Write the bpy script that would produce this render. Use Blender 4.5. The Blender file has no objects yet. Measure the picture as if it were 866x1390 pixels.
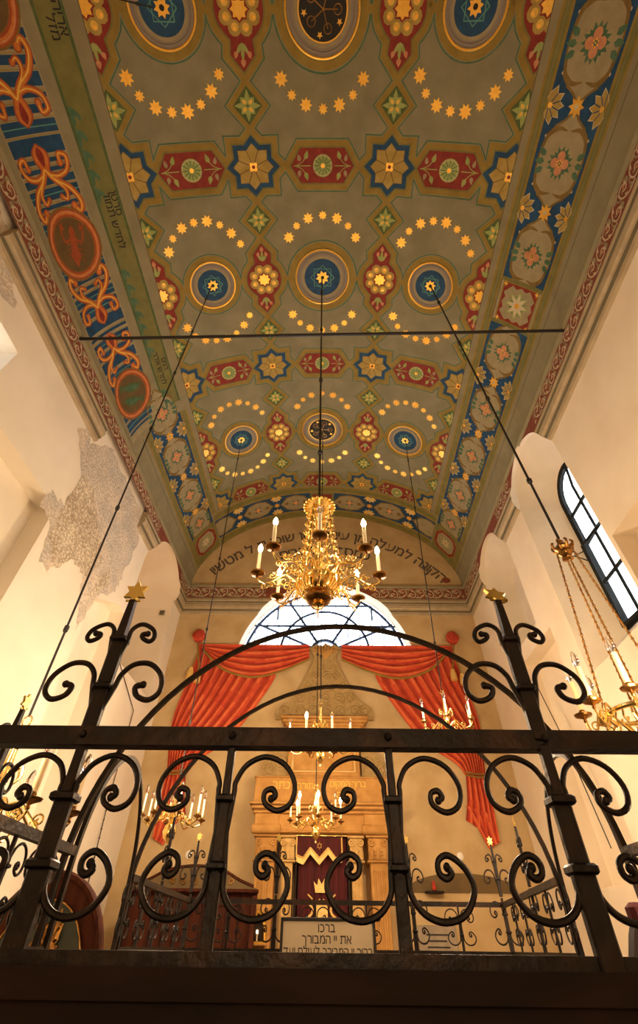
import bpy, math, random
from math import sin, cos, pi, sqrt, hypot, atan2
from mathutils import Vector, Matrix
from mathutils.geometry import tessellate_polygon
random.seed(7)
scene = bpy.context.scene
COL = scene.collection
LIFT = 1.25            # everything is laid out from eye level; the floor lies 1.25 m lower

# ------------------------------------------------------------------ materials
def pmat(name, c, c2=None, rough=.7, metal=0., scale=4., detail=6., bump=0., bscale=None, emit=None, estr=0.,
         lo=.35, hi=.65, stretch=(1, 1, 1), trans=0., spec=.5):
    m = bpy.data.materials.new(name); m.use_nodes = True
    nt = m.node_tree; b = nt.nodes['Principled BSDF']
    b.inputs['Base Color'].default_value = (*c, 1); b.inputs['Roughness'].default_value = rough
    b.inputs['Metallic'].default_value = metal
    b.inputs['Specular IOR Level'].default_value = spec
    if trans: b.inputs['Transmission Weight'].default_value = trans
    if emit:
        b.inputs['Emission Color'].default_value = (*emit, 1); b.inputs['Emission Strength'].default_value = estr
    if c2 is not None or bump:
        tc = nt.nodes.new('ShaderNodeTexCoord'); mp = nt.nodes.new('ShaderNodeMapping')
        mp.inputs['Scale'].default_value = stretch
        nt.links.new(tc.outputs['Object'], mp.inputs['Vector'])
    if c2 is not None:
        n = nt.nodes.new('ShaderNodeTexNoise'); n.inputs['Scale'].default_value = scale; n.inputs['Detail'].default_value = detail
        nt.links.new(mp.outputs['Vector'], n.inputs['Vector'])
        r = nt.nodes.new('ShaderNodeValToRGB'); e = r.color_ramp.elements
        e[0].position = lo; e[0].color = (*c, 1); e[1].position = hi; e[1].color = (*c2, 1)
        nt.links.new(n.outputs['Fac'], r.inputs['Fac']); nt.links.new(r.outputs['Color'], b.inputs['Base Color'])
    if bump:
        n2 = nt.nodes.new('ShaderNodeTexNoise'); n2.inputs['Scale'].default_value = bscale or scale * 3
        n2.inputs['Detail'].default_value = 8
        nt.links.new(mp.outputs['Vector'], n2.inputs['Vector'])
        bp = nt.nodes.new('ShaderNodeBump'); bp.inputs['Strength'].default_value = bump; bp.inputs['Distance'].default_value = .02
        nt.links.new(n2.outputs['Fac'], bp.inputs['Height']); nt.links.new(bp.outputs['Normal'], b.inputs['Normal'])
    return m

def rubble_mat(name, a, b_, c_, scale=14):
    m = pmat(name, a, b_, rough=.95, scale=3.0, bump=.0)
    nt = m.node_tree; b = nt.nodes['Principled BSDF']
    tc = [n for n in nt.nodes if n.type == 'TEX_COORD'][0]
    v = nt.nodes.new('ShaderNodeTexVoronoi'); v.inputs['Scale'].default_value = scale
    nz = nt.nodes.new('ShaderNodeTexNoise'); nz.inputs['Scale'].default_value = scale * .8; nz.inputs['Detail'].default_value = 10
    nt.links.new(tc.outputs['Object'], v.inputs['Vector']); nt.links.new(tc.outputs['Object'], nz.inputs['Vector'])
    add = nt.nodes.new('ShaderNodeMath'); add.operation = 'MULTIPLY'
    nt.links.new(v.outputs['Distance'], add.inputs[0]); nt.links.new(nz.outputs['Fac'], add.inputs[1])
    r = nt.nodes.new('ShaderNodeValToRGB'); e = r.color_ramp.elements
    e[0].position = .08; e[0].color = (1, 1, 1, 1); e[1].position = .34; e[1].color = (*c_, 1)
    nt.links.new(add.outputs[0], r.inputs['Fac'])
    src = b.inputs['Base Color'].links[0].from_socket
    mx = nt.nodes.new('ShaderNodeMix'); mx.data_type = 'RGBA'; mx.blend_type = 'MULTIPLY'; mx.inputs['Factor'].default_value = .8
    nt.links.new(src, mx.inputs['A']); nt.links.new(r.outputs['Color'], mx.inputs['B'])
    nt.links.new(mx.outputs['Result'], b.inputs['Base Color'])
    bp = nt.nodes.new('ShaderNodeBump'); bp.inputs['Strength'].default_value = .6; bp.inputs['Distance'].default_value = .05; bp.invert = True
    nt.links.new(add.outputs[0], bp.inputs['Height']); nt.links.new(bp.outputs['Normal'], b.inputs['Normal'])
    return m

K = {}
K['plaster'] = pmat('plaster_cream', (.76, .63, .46), (.83, .71, .54), rough=.9, scale=1.3, bump=.12, bscale=9)
K['plasterL'] = pmat('plaster_pale', (.80, .71, .57), (.88, .80, .66), rough=.9, scale=1.1, bump=.15, bscale=7)
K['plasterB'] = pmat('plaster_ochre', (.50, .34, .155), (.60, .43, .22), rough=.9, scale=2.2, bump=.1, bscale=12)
K['reveal'] = pmat('reveal_limewash', (.66, .56, .42), (.73, .63, .48), rough=.9, scale=2)
K['rubble'] = rubble_mat('exposed_rubble', (.66, .55, .40), (.84, .74, .56), (.50, .44, .38), 22)
K['rubble2'] = rubble_mat('weathered_plaster', (.60, .55, .47), (.80, .69, .55), (.74, .70, .66), 26)
K['field'] = pmat('vault_field', (.205, .185, .108), (.255, .23, .14), rough=.85, scale=2.5, bump=.05)
K['strip'] = pmat('vault_strip', (.225, .195, .11), (.27, .235, .135), rough=.85, scale=3)
K['ochre'] = pmat('paint_ochre', (.235, .155, .022), (.29, .20, .035), rough=.8, scale=6)
K['gstripe'] = pmat('paint_olive', (.15, .14, .036), (.19, .175, .048), rough=.8, scale=6)
K['green'] = pmat('paint_green', (.05, .125, .065), (.08, .165, .09), rough=.8, scale=9)
K['lgreen'] = pmat('paint_leaf_green', (.26, .32, .08), (.34, .38, .12), rough=.8, scale=12)
K['dgreen'] = pmat('paint_dark_green', (.06, .10, .03), (.09, .13, .04), rough=.8, scale=9)
K['teal'] = pmat('paint_teal', (.10, .28, .22), rough=.8)
K['blue'] = pmat('paint_blue', (.005, .045, .115), (.010, .07, .165), rough=.75, scale=9)
K['red'] = pmat('paint_red', (.19, .014, .009), (.25, .026, .012), rough=.75, scale=9)
K['orange'] = pmat('paint_orange', (.50, .13, .018), (.60, .19, .03), rough=.75, scale=11)
K['dorange'] = pmat('paint_rust', (.30, .055, .012), (.36, .075, .015), rough=.75, scale=11)
K['pink'] = pmat('paint_salmon', (.50, .20, .09), (.58, .27, .13), rough=.8, scale=14)
K['cream'] = pmat('paint_cream', (.55, .46, .28), (.62, .52, .34), rough=.8, scale=10)
K['tan'] = pmat('paint_tan', (.29, .24, .13), (.35, .29, .16), rough=.85, scale=8)
K['dtan'] = pmat('paint_leaf_brown', (.17, .105, .022), (.22, .14, .033), rough=.85, scale=12)
K['lilac'] = pmat('paint_grey_lilac', (.26, .22, .18), rough=.85)
K['mustard'] = pmat('paint_mustard', (.34, .23, .045), (.42, .29, .07), rough=.75, scale=9)
K['gold'] = pmat('gilding', (.95, .50, .06), (1.0, .60, .10), rough=.36, metal=.55, scale=20)
K['yellow'] = pmat('paint_yellow', (.72, .42, .05), (.80, .50, .08), rough=.6, scale=12)
K['black'] = pmat('paint_black', (.012, .011, .01), rough=.7)
K['line'] = pmat('paint_line_grey', (.12, .10, .055), rough=.85)
K['letter'] = pmat('paint_lettering', (.10, .075, .05), rough=.85)
K['darkred'] = pmat('frieze_red', (.19, .045, .02), (.25, .06, .03), rough=.8, scale=9)
K['mould'] = pmat('moulding_grey', (.38, .29, .17), (.46, .36, .22), rough=.8, scale=5)
K['iron'] = pmat('wrought_iron', (.018, .014, .012), (.045, .026, .016), rough=.42, metal=.6, scale=18, bump=.15, bscale=60, lo=.45, hi=.75)
K['ironrail'] = pmat('worn_iron', (.02, .014, .011), (.10, .045, .02), rough=.48, metal=.5, scale=7, bump=.25, bscale=50, lo=.5, hi=.8)
K['rod'] = pmat('dark_rod', (.03, .026, .024), rough=.5, metal=.5)
K['brass'] = pmat('polished_brass', (.95, .66, .20), (1.0, .76, .30), rough=.22, metal=1.0, scale=8)
K['dbrass'] = pmat('aged_brass', (.24, .11, .03), (.42, .22, .06), rough=.28, metal=1.0, scale=14)
K['starbrass'] = pmat('brass_leaf', (.75, .52, .12), (.86, .64, .2), rough=.35, metal=.8, scale=9)
K['candle'] = pmat('candle_sleeve', (.85, .74, .50), (.92, .82, .60), rough=.5, scale=5)
K['candle2'] = pmat('candle_sleeve_ochre', (.72, .52, .26), (.84, .66, .38), rough=.5, scale=5)
K['bulb'] = pmat('bulb_lit', (1, .85, .55), emit=(1, .74, .38), estr=60)
K['sconcebulb'] = pmat('sconce_bulb', (1, .85, .55), emit=(1, .72, .36), estr=15)
K['glass'] = pmat('bulb_glass', (.95, .97, 1), rough=.03, trans=1.0)
K['pane'] = pmat('window_pane', (.96, .98, 1), rough=.02, trans=1.0)
K['frameblack'] = pmat('window_iron', (.012, .012, .010), rough=.8, spec=.15)
K['frameblue'] = pmat('window_bars', (.03, .055, .13), rough=.5, metal=.3)
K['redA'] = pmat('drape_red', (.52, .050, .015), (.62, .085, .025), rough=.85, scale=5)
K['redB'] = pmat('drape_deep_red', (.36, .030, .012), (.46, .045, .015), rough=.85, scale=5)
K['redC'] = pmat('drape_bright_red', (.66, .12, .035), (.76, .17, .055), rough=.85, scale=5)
K['stone'] = pmat('ark_stone', (.42, .20, .045), (.54, .28, .075), rough=.85, scale=6, bump=.25, bscale=22)
K['stoneL'] = pmat('ark_pale_stone', (.58, .35, .11), (.68, .44, .17), rough=.85, scale=9, bump=.2, bscale=26)
K['stoneD'] = pmat('ark_relief', (.34, .22, .08), (.45, .30, .12), rough=.9, scale=12, bump=.4, bscale=24)
K['velvet'] = pmat('ark_velvet', (.045, .003, .004), (.085, .005, .006), rough=.9, scale=2, stretch=(9, 1, .6))
K['fringe'] = pmat('gold_fringe', (.75, .46, .11), (.85, .58, .2), rough=.55, metal=.2, scale=30)
K['wood'] = pmat('mahogany', (.040, .008, .003), (.075, .017, .005), rough=.75, spec=.15, scale=3, stretch=(8, 8, .7))
K['dwood'] = pmat('dark_walnut', (.012, .006, .004), (.024, .011, .006), rough=.65, spec=.2, scale=3, stretch=(2, 2, 9))
K['olive'] = pmat('olive_paint', (.11, .065, .018), (.15, .09, .026), rough=.7, scale=4)
K['dolive'] = pmat('dark_green_paint', (.035, .04, .018), rough=.6)
K['board'] = pmat('board_paper', (.62, .48, .29), (.68, .53, .34), rough=.35, scale=3)
K['ink'] = pmat('ink', (.02, .015, .012), rough=.6)
K['floor'] = pmat('floor_stone', (.20, .13, .08), (.30, .20, .12), rough=.5, scale=3)
K['plaque'] = pmat('grey_plaque', (.30, .24, .17), (.38, .30, .21), rough=.8, scale=7)
K['white'] = pmat('white_plastic', (.85, .80, .70), rough=.5)

# ------------------------------------------------------------------ object helpers
def tag(o, label=None, cat=None, group=None, kind=None):
    if label: o['label'] = label
    if cat: o['category'] = cat
    if group: o['group'] = group
    if kind: o['kind'] = kind
    return o
def wloc(o):
    v = Vector((0, 0, 0))
    while o is not None: v += o.location; o = o.parent
    return v
def thing(name, loc, label, cat, group=None):
    o = bpy.data.objects.new(name, None); COL.objects.link(o); o.location = loc; o.empty_display_size = .1
    return tag(o, label, cat, group)

class M:
    def __init__(s): s.v = []; s.f = []; s.m = []; s.mats = []
    def mi(s, k):
        mat = K[k] if isinstance(k, str) else k
        if mat not in s.mats: s.mats.append(mat)
        return s.mats.index(mat)
    def add(s, vs, fs, k):
        o = len(s.v); s.v += [tuple(v) for v in vs]; i = s.mi(k)
        for f in fs: s.f.append(tuple(o + a for a in f)); s.m.append(i)
    def box(s, c, sz, k, rz=0, tilt=None):
        x, y, z = (a / 2 for a in sz)
        vs = [Vector((a * x, b * y, d * z)) for a in (-1, 1) for b in (-1, 1) for d in (-1, 1)]
        R = Matrix.Rotation(rz, 3, 'Z')
        if tilt is not None: R = tilt
        s.add([R @ v + Vector(c) for v in vs], [(0, 1, 3, 2), (4, 6, 7, 5), (0, 4, 5, 1), (2, 3, 7, 6), (0, 2, 6, 4), (1, 5, 7, 3)], k)
    def bbox(s, c, sz, k, b=.004):
        # box with chamfered vertical and horizontal edges
        x, y, z = (a / 2 for a in sz); b = min(b, x * .8, y * .8, z * .8)
        ring = [(x - b, y), (x, y - b), (x, -y + b), (x - b, -y), (-x + b, -y), (-x, -y + b), (-x, y - b), (-x + b, y)]
        inn = [(p[0] - (b if p[0] > 0 else -b), p[1] - (b if p[1] > 0 else -b)) for p in ring]
        L = [(inn, -z), (ring, -z + b), (ring, z - b), (inn, z)]
        vs = [(c[0] + p[0], c[1] + p[1], c[2] + h) for r, h in L for p in r]; fs = []
        for j in range(3):
            for i in range(8): fs.append((j * 8 + i, j * 8 + (i + 1) % 8, (j + 1) * 8 + (i + 1) % 8, (j + 1) * 8 + i))
        fs += [tuple(range(8)), tuple(range(31, 23, -1))]
        s.add(vs, fs, k)
    def lathe(s, prof, c, k, n=20, ax=None):
        vs = []; fs = []
        for r, z in prof:
            for i in range(n): vs.append((c[0] + r * cos(2 * pi * i / n), c[1] + r * sin(2 * pi * i / n), c[2] + z))
        for j in range(len(prof) - 1):
            for i in range(n):
                fs.append((j * n + i, j * n + (i + 1) % n, (j + 1) * n + (i + 1) % n, (j + 1) * n + i))
        if prof[0][0] > 1e-5: fs.append(tuple(range(n - 1, -1, -1)))
        if prof[-1][0] > 1e-5: fs.append(tuple((len(prof) - 1) * n + i for i in range(n)))
        s.add(vs, fs, k)
    def sphere(s, c, r, k, n=12, sz=1.0):
        s.lathe([(max(1e-6, r * sin(pi * j / (n // 2 + 2))), -r * sz * cos(pi * j / (n // 2 + 2))) for j in range(n // 2 + 3)], c, k, n)
    def tube(s, path, r, k, n=8, closed=False, flat=None, cap=True):
        P = [Vector(p) for p in path]; N = len(P)
        T = []
        for i in range(N):
            a = P[(i - 1) % N] if (i or closed) else P[i]; b = P[(i + 1) % N] if (i < N - 1 or closed) else P[i]
            t = b - a; T.append(t.normalized() if t.length > 1e-9 else Vector((0, 0, 1)))
        u = T[0].orthogonal().normalized()
        if abs(T[0].y) < .98: u = (Vector((0, 1, 0)) - T[0] * T[0].y).normalized()
        vs = []; fs = []
        for i in range(N):
            if i: u = (u - T[i] * u.dot(T[i])); u = u.normalized() if u.length > 1e-6 else T[i].orthogonal().normalized()
            w = T[i].cross(u); ri = r[i] if isinstance(r, (list, tuple)) else r
            for j in range(n):
                a = 2 * pi * (j + .5) / n
                ru, rw = (ri, ri) if flat is None else (ri * flat[0], ri * flat[1])
                vs.append(P[i] + u * cos(a) * ru * (1.41 if n == 4 else 1) + w * sin(a) * rw * (1.41 if n == 4 else 1))
        for i in range(N if closed else N - 1):
            for j in range(n):
                a, b = i * n, ((i + 1) % N) * n
                fs.append((a + j, a + (j + 1) % n, b + (j + 1) % n, b + j))
        if cap and not closed: fs += [tuple(range(n - 1, -1, -1)), tuple((N - 1) * n + j for j in range(n))]
        s.add(vs, fs, k)
    def prism(s, poly, f0, f1, k):
        # polygon poly (2D) lofted between maps f0 and f1, both ends capped
        n = len(poly); vs = [f0(*p) for p in poly] + [f1(*p) for p in poly]
        tris = tessellate_polygon([[Vector((p[0], p[1], 0)) for p in poly]])
        fs = [tuple(t) for t in tris] + [tuple(n + a for a in t[::-1]) for t in tris]
        fs += [(i, (i + 1) % n, n + (i + 1) % n, n + i) for i in range(n)]
        s.add(vs, fs, k)
    def build(s, name, parent=None, smooth=True, ang=38, world=True, norm=True):
        me = bpy.data.meshes.new(name)
        off = wloc(parent) if (parent is not None and world) else Vector((0, 0, 0))
        me.from_pydata([tuple(Vector(v) - off) for v in s.v], [], s.f)
        for m in s.mats: me.materials.append(m)
        me.polygons.foreach_set('material_index', s.m)
        me.validate(); me.update()
        if norm:
            import bmesh
            bm = bmesh.new(); bm.from_mesh(me); bmesh.ops.recalc_face_normals(bm, faces=bm.faces); bm.to_mesh(me); bm.free()
        if smooth: me.shade_smooth(); me.set_sharp_from_angle(angle=math.radians(ang))
        o = bpy.data.objects.new(name, me); COL.objects.link(o)
        if parent is not None: o.parent = parent
        return o

def dup(o, parent=None):
    c = o.copy(); COL.objects.link(c); c.parent = parent
    for ch in list(o.children): dup(ch, c)
    return c
def part_copy(o, parent, loc=None, rz=None, sc=None):
    c = dup(o, parent)
    if loc is not None: c.location = loc
    if rz is not None: c.rotation_euler = (0, 0, rz)
    if sc is not None: c.scale = sc
    return c

def smoothpath(pts, k=6):
    # Catmull-Rom through points of any dimension
    P = [Vector(p) for p in pts]; P = [P[0] * 2 - P[1]] + P + [P[-1] * 2 - P[-2]]; out = []
    for i in range(1, len(P) - 2):
        a, b, c, d = P[i - 1:i + 3]
        for j in range(k):
            t = j / k
            out.append(.5 * ((2 * b) + (c - a) * t + (2 * a - 5 * b + 4 * c - d) * t * t + (3 * b - a - 3 * c + d) * t ** 3))
    out.append(P[-2]); return out

_glyph = {}
def glyph(ch, bold):
    if (ch, bold) in _glyph: return _glyph[(ch, bold)]
    if ch == 'ת':   # drawn by hand: bar, right leg, left leg with a foot
        e = bold; G = [[(-.28 - e, .50 - e), (.26 + e, .50 - e), (.26 + e, .59 + e), (-.28 - e, .59 + e)], [(.18 - e, 0), (.26 + e, 0), (.26 + e, .52), (.18 - e, .52)],
                       [(-.20 - e, .03), (-.12 + e, .03), (-.12 + e, .52), (-.20 - e, .52)], [(-.31, 0), (-.12 + e, 0), (-.12 + e, .08 + e), (-.31, .08 + e)]]
    elif ch == 'ד':
        e = bold; G = [[(-.25 - e, .50 - e), (.25 + e, .50 - e), (.25 + e, .59 + e), (-.25 - e, .59 + e)], [(.10 - e, 0), (.18 + e, 0), (.18 + e, .52), (.10 - e, .52)]]
    else:
        cu = bpy.data.curves.new('tmp', 'FONT'); cu.body = ch; cu.size = 1; cu.align_x = 'CENTER'; cu.resolution_u = 4; cu.offset = bold
        o = bpy.data.objects.new('tmp', cu); COL.objects.link(o)
        dg = bpy.context.evaluated_depsgraph_get(); me = o.evaluated_get(dg).to_mesh(); me.calc_loop_triangles()
        vs = [(v.co.x, v.co.y) for v in me.vertices]; G = [[vs[i] for i in p.vertices] for p in me.loop_triangles]
        o.evaluated_get(dg).to_mesh_clear(); bpy.data.objects.remove(o); bpy.data.curves.remove(cu)
    _glyph[(ch, bold)] = G; return G
def text_polys(body, size, bold=0.):
    """letters set left to right from single glyphs, centred on the origin"""
    x = 0; out = []; bold = max(.006, bold / size)
    for ch in body:
        if ch == ' ': x += .27; continue
        G = glyph(ch, round(bold, 3)); lo = min(p[0] for t in G for p in t); hi = max(p[0] for t in G for p in t)
        out += [[(p[0] - lo + x, p[1]) for p in t] for t in G]; x += hi - lo + .085
    x -= .085
    return [[((p[0] - x / 2) * size, p[1] * size) for p in t] for t in out]
heb = lambda t: t[::-1]

# ------------------------------------------------------------------ the vault's section
RISE, SPR, XC = 2.6, 6.65, -.02
YB, YF = 10.42, -4.0                      # far wall, end of the hall behind the viewer
def aR(y): return 3.75 + .007 * (y - 5)
def aL(y): return 3.74 - .0416 * (y - 5)
WR = lambda y: 3.80 + .007 * (y - 5)      # right wall plane
WL = lambda y: -3.84 + .0416 * (y - 5)    # left wall plane (slightly skewed in plan)
_tab = []; _s = 0; _p = (0, RISE)
for _i in range(1001):
    ph = pi / 2 * _i / 1000; q = (3.75 * sin(ph), RISE * cos(ph)); _s += hypot(q[0] - _p[0], q[1] - _p[1]); _p = q; _tab.append(_s)
SM = _tab[-1]
def phi_of(s):
    s = abs(s)
    if s >= SM: return pi / 2
    lo, hi = 0, 1000
    while hi - lo > 1:
        m = (lo + hi) // 2
        if _tab[m] > s: hi = m
        else: lo = m
    return pi / 2 * (lo + (s - _tab[lo]) / (_tab[hi] - _tab[lo])) / 1000
def vault(s, t, off=0.):
    a = aR(t) if s > 0 else aL(t); ph = phi_of(s); sg = 1 if s > 0 else -1
    x, z = a * sin(ph), RISE * cos(ph)
    nx, nz = sin(ph) / a, cos(ph) / RISE; l = hypot(nx, nz)
    return Vector((XC + sg * (x - off * nx / l), t, SPR + z - off * nz / l))

GS, GT = .14, .5
def clip(poly, ax, v, keep):
    out = []
    for i in range(len(poly)):
        a, b = poly[i], poly[(i + 1) % len(poly)]; da, db = (a[ax] - v) * keep, (b[ax] - v) * keep
        if da >= -1e-9: out.append(a)
        if (da > 1e-9 and db < -1e-9) or (da < -1e-9 and db > 1e-9):
            t = da / (da - db); out.append((a[0] + (b[0] - a[0]) * t, a[1] + (b[1] - a[1]) * t))
    return out
class Paint:
    """flat ornament laid on a surface: polygons in (s, t) with a layer height"""
    def __init__(s, fn, lay=.0011, gs=GS, gt=GT, base=0): s.fn = fn; s.lay = lay; s.m = M(); s.gs = gs; s.gt = gt; s.base = base
    def poly(s, pts, k, layer=1):
        pts = [tuple(p) for p in pts]
        tris = tessellate_polygon([[Vector((p[0], p[1], 0)) for p in pts]]) if len(pts) > 4 else ([(0, 1, 2)] if len(pts) == 3 else tessellate_polygon([[Vector((p[0], p[1], 0)) for p in pts]]))
        for t in tris: s._put([pts[i] for i in t], k, layer)
    def quad(s, s0, s1, t0, t1, k, layer=1):
        s._put([(s0, t0), (s1, t0), (s1, t1), (s0, t1)], k, layer)
    def _put(s, P, k, layer):
        if s.gs is None:
            s.m.add([s.fn(p[0], p[1], s.base + layer * s.lay) for p in P], [tuple(range(len(P)))], k); return
        a0 = math.floor(min(p[0] for p in P) / s.gs + 1e-6); a1 = math.ceil(max(p[0] for p in P) / s.gs - 1e-6)
        for i in range(a0, max(a1, a0 + 1)):
            Q = clip(clip(P, 0, i * s.gs, 1), 0, (i + 1) * s.gs, -1)
            if len(Q) < 3: continue
            b0 = math.floor(min(p[1] for p in Q) / s.gt + 1e-6); b1 = math.ceil(max(p[1] for p in Q) / s.gt - 1e-6)
            for j in range(b0, max(b1, b0 + 1)):
                W = clip(clip(Q, 1, j * s.gt, 1), 1, (j + 1) * s.gt, -1)
                if len(W) >= 3:
                    s.m.add([s.fn(p[0], p[1], s.base + layer * s.lay) for p in W], [tuple(range(len(W)))], k)
    def circle(s, c, r, k, layer=1, n=28, ry=None): s.poly(circ(c, r, n, ry), k, layer)
    def ring(s, c, r0, r1, k, layer=1, n=32, asp=1.):
        for i in range(n):
            a, b = 2 * pi * i / n, 2 * pi * (i + 1) / n
            s._put([(c[0] + r * cos(x), c[1] + r * asp * sin(x)) for r, x in ((r0, a), (r1, a), (r1, b), (r0, b))], k, layer)
    def stroke(s, path, w, k, layer=1):
        P = [Vector((p[0], p[1])) for p in path]; n = len(P)
        for i in range(n - 1):
            d = P[i + 1] - P[i]
            if d.length < 1e-7: continue
            d0 = (P[i + 1] - P[max(0, i - 1)]).normalized(); d1 = (P[min(n - 1, i + 2)] - P[i]).normalized()
            w0 = (w[i] if isinstance(w, list) else w) / 2; w1 = (w[i + 1] if isinstance(w, list) else w) / 2
            n0, n1 = Vector((-d0.y, d0.x)), Vector((-d1.y, d1.x))
            s._put([tuple(P[i] + n0 * w0), tuple(P[i] - n0 * w0), tuple(P[i + 1] - n1 * w1), tuple(P[i + 1] + n1 * w1)], k, layer)
    def text(s, body, size, pos, rot, k, layer=1, mir=1):
        c, q = cos(rot), sin(rot)
        for p in text_polys(body, size):
            s._put([(pos[0] + x * c - y * mir * q, pos[1] + x * q + y * mir * c) for x, y in p], k, layer)

def circ(c, r, n=28, ry=None):
    ry = ry or r; return [(c[0] + r * cos(2 * pi * i / n), c[1] + ry * sin(2 * pi * i / n)) for i in range(n)]
def star(c, R, r, n=8, rot=0.):
    return [(c[0] + (R if i % 2 == 0 else r) * sin(pi * i / n + rot), c[1] + (R if i % 2 == 0 else r) * cos(pi * i / n + rot)) for i in range(2 * n)]
def grow(poly, d):
    n = len(poly); A = sum(poly[i][0] * poly[(i + 1) % n][1] - poly[(i + 1) % n][0] * poly[i][1] for i in range(n)); sg = 1 if A > 0 else -1
    out = []
    for i in range(n):
        p0, p1, p2 = (Vector(poly[(i + k) % n]) for k in (-1, 0, 1))
        e0, e1 = (p1 - p0).normalized(), (p2 - p1).normalized()
        n0, n1 = Vector((e0.y, -e0.x)) * sg, Vector((e1.y, -e1.x)) * sg
        b = n0 + n1; l = b.length_squared
        out.append(tuple(p1 + b * (min(2.2, 2 / l * 1.0) * d if l > .2 else 2.2 * d)))
    return out
def leaf(c, ang, L, w):
    pts = [(0, 0), (.25, .5), (.55, .45), (1, 0), (.55, -.45), (.25, -.5)]
    return [(c[0] + L * x * cos(ang) - w * y * sin(ang), c[1] + L * x * sin(ang) + w * y * cos(ang)) for x, y in pts]

# ------------------------------------------------------------------ ceiling
V = Paint(vault)
ns = int(math.ceil(SM / GS))
t = YF
def slat():
    ts = [YF + GT * i for i in range(int((YB - YF) / GT) + 1)] + [YB]
    ss = [max(-SM, min(SM, GS * i)) for i in range(-ns, ns + 1)]
    vs = [vault(s_ if abs(s_) > 1e-9 else 1e-9, t_) for t_ in ts for s_ in ss]; w = len(ss); fs = []
    for j in range(len(ts) - 1):
        for i in range(w - 1): fs.append((j * w + i, j * w + i + 1, (j + 1) * w + i + 1, (j + 1) * w + i))
    V.m.add(vs, fs, 'field')
slat()
def ornament(poly, base, L=3):
    V.poly(grow(poly, .133), 'green', 1); V.poly(grow(poly, .113), 'strip', 2); V.poly(grow(poly, .103), 'ochre', 3)
    V.poly(grow(poly, .022), 'gstripe', 4)
    V.poly(poly, base, 5)
def cartouche(s0, t0):
    pts = []
    R = .33
    side = [(.13, .68 - .0), ]
    half = [(0, .66), (.17, .47), (.15, .31)] + [(R * sin(a), R * cos(a)) for a in [x * pi / 12 for x in range(3, 10)]] + [(.15, -.31), (.17, -.47), (0, -.66)]
    poly = half + [(-x, y) for x, y in half[::-1][1:-1]]
    poly = [(s0 + x, t0 + y) for x, y in poly]; ornament(poly, 'red')
    for i in range(8):
        a = pi / 4 * i + pi / 8
        V.circle((s0 + .205 * sin(a), t0 + .205 * cos(a)), .09, 'mustard', 6, 10)
        V.circle((s0 + .195 * sin(a), t0 + .195 * cos(a)), .05, 'yellow', 7, 8)
        V.circle((s0 + .215 * sin(a), t0 + .215 * cos(a)), .022, 'gold', 8, 6)
    V.poly(star((s0, t0), .12, .085), 'gold', 8)
    for sg in (1, -1):
        V.poly(leaf((s0, t0 + sg * .34), sg * pi / 2, .24, .05), 'lgreen', 6)
        for dx in (-1, 1):
            V.poly(leaf((s0, t0 + sg * .34), sg * (pi / 2) - dx * .6 * sg, .18, .05), 'lgreen', 6)
            V.poly(leaf((s0 + dx * .085, t0 + sg * .43), sg * pi / 2 - dx * .3, .09, .06), 'pink', 7)
        V.poly(leaf((s0, t0 + sg * .51), sg * pi / 2, .1, .07), 'pink', 7)
def starpanel(s0, t0):
    p = star((s0, t0), .43, .325); ornament(p, 'blue')
    V.poly(star((s0, t0), .33, .25), 'dtan', 6); V.poly(star((s0, t0), .322, .242), 'mustard', 7)
    for i in range(8):
        a = pi * i / 4 + pi / 8
        V.stroke([(s0 + .05 * sin(a), t0 + .05 * cos(a)), (s0 + .25 * sin(a), t0 + .25 * cos(a))], .016, 'dtan', 8)
    for i in range(4):
        a = pi * i / 2 + pi / 4; V.circle((s0 + .042 * sin(a), t0 + .042 * cos(a)), .034, 'gold', 9, 8)
    V.circle((s0, t0), .028, 'red', 10, 8)
def hexpanel(s0, t0):
    p = [(-.53, 0), (-.36, .25), (.36, .25), (.53, 0), (.36, -.25), (-.36, -.25)]
    ornament([(s0 + x, t0 + y) for x, y in p], 'red')
    V.circle((s0, t0), .165, 'lgreen', 6, 20); V.ring((s0, t0), .14, .15, 'cream', 7, 20)
    for i in range(12):
        a = pi * i / 6; V.stroke([(s0 + .05 * sin(a), t0 + .05 * cos(a)), (s0 + .15 * sin(a), t0 + .15 * cos(a))], .012, 'green', 7)
    V.circle((s0, t0), .035, 'gold', 8, 8)
    for sg in (1, -1):
        V.stroke([(s0 + sg * .48, t0), (s0 + sg * .2, t0)], .014, 'lgreen', 6)
        for q in (1, -1):
            V.stroke(smoothpath([(s0 + sg * .45, t0), (s0 + sg * .34, t0 + q * .05), (s0 + sg * .27, t0 + q * .15)], 3), .012, 'lgreen', 6)
            V.poly(leaf((s0 + sg * .29, t0 + q * .09), q * pi / 2 + (pi if 0 else 0) + sg * q * .3, .13, .07), 'lgreen', 7)
            V.poly(leaf((s0 + sg * .38, t0 + q * .06), q * pi / 2 - sg * q * .2, .11, .06), 'tan', 7)
def diamond(s0, t0):
    p = [(s0, t0 + .24), (s0 + .22, t0), (s0, t0 - .24), (s0 - .22, t0)]
    V.poly(grow(p, .098), 'green', 1); V.poly(grow(p, .08), 'strip', 2); V.poly(grow(p, .07), 'ochre', 3)
    V.poly(p, 'dgreen', 5)
    for i in range(4):
        a = pi / 4 + pi / 2 * i; V.poly(leaf((s0 + .012 * cos(a), t0 + .012 * sin(a)), a, .135, .11), 'lgreen', 6)
        V.poly(leaf((s0 + .03 * cos(a), t0 + .03 * sin(a)), a, .08, .05), 'yellow', 7)
        a += pi / 4; V.poly(leaf((s0 + .03 * cos(a), t0 + .03 * sin(a)), a, .17, .07), 'lgreen', 6)
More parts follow.
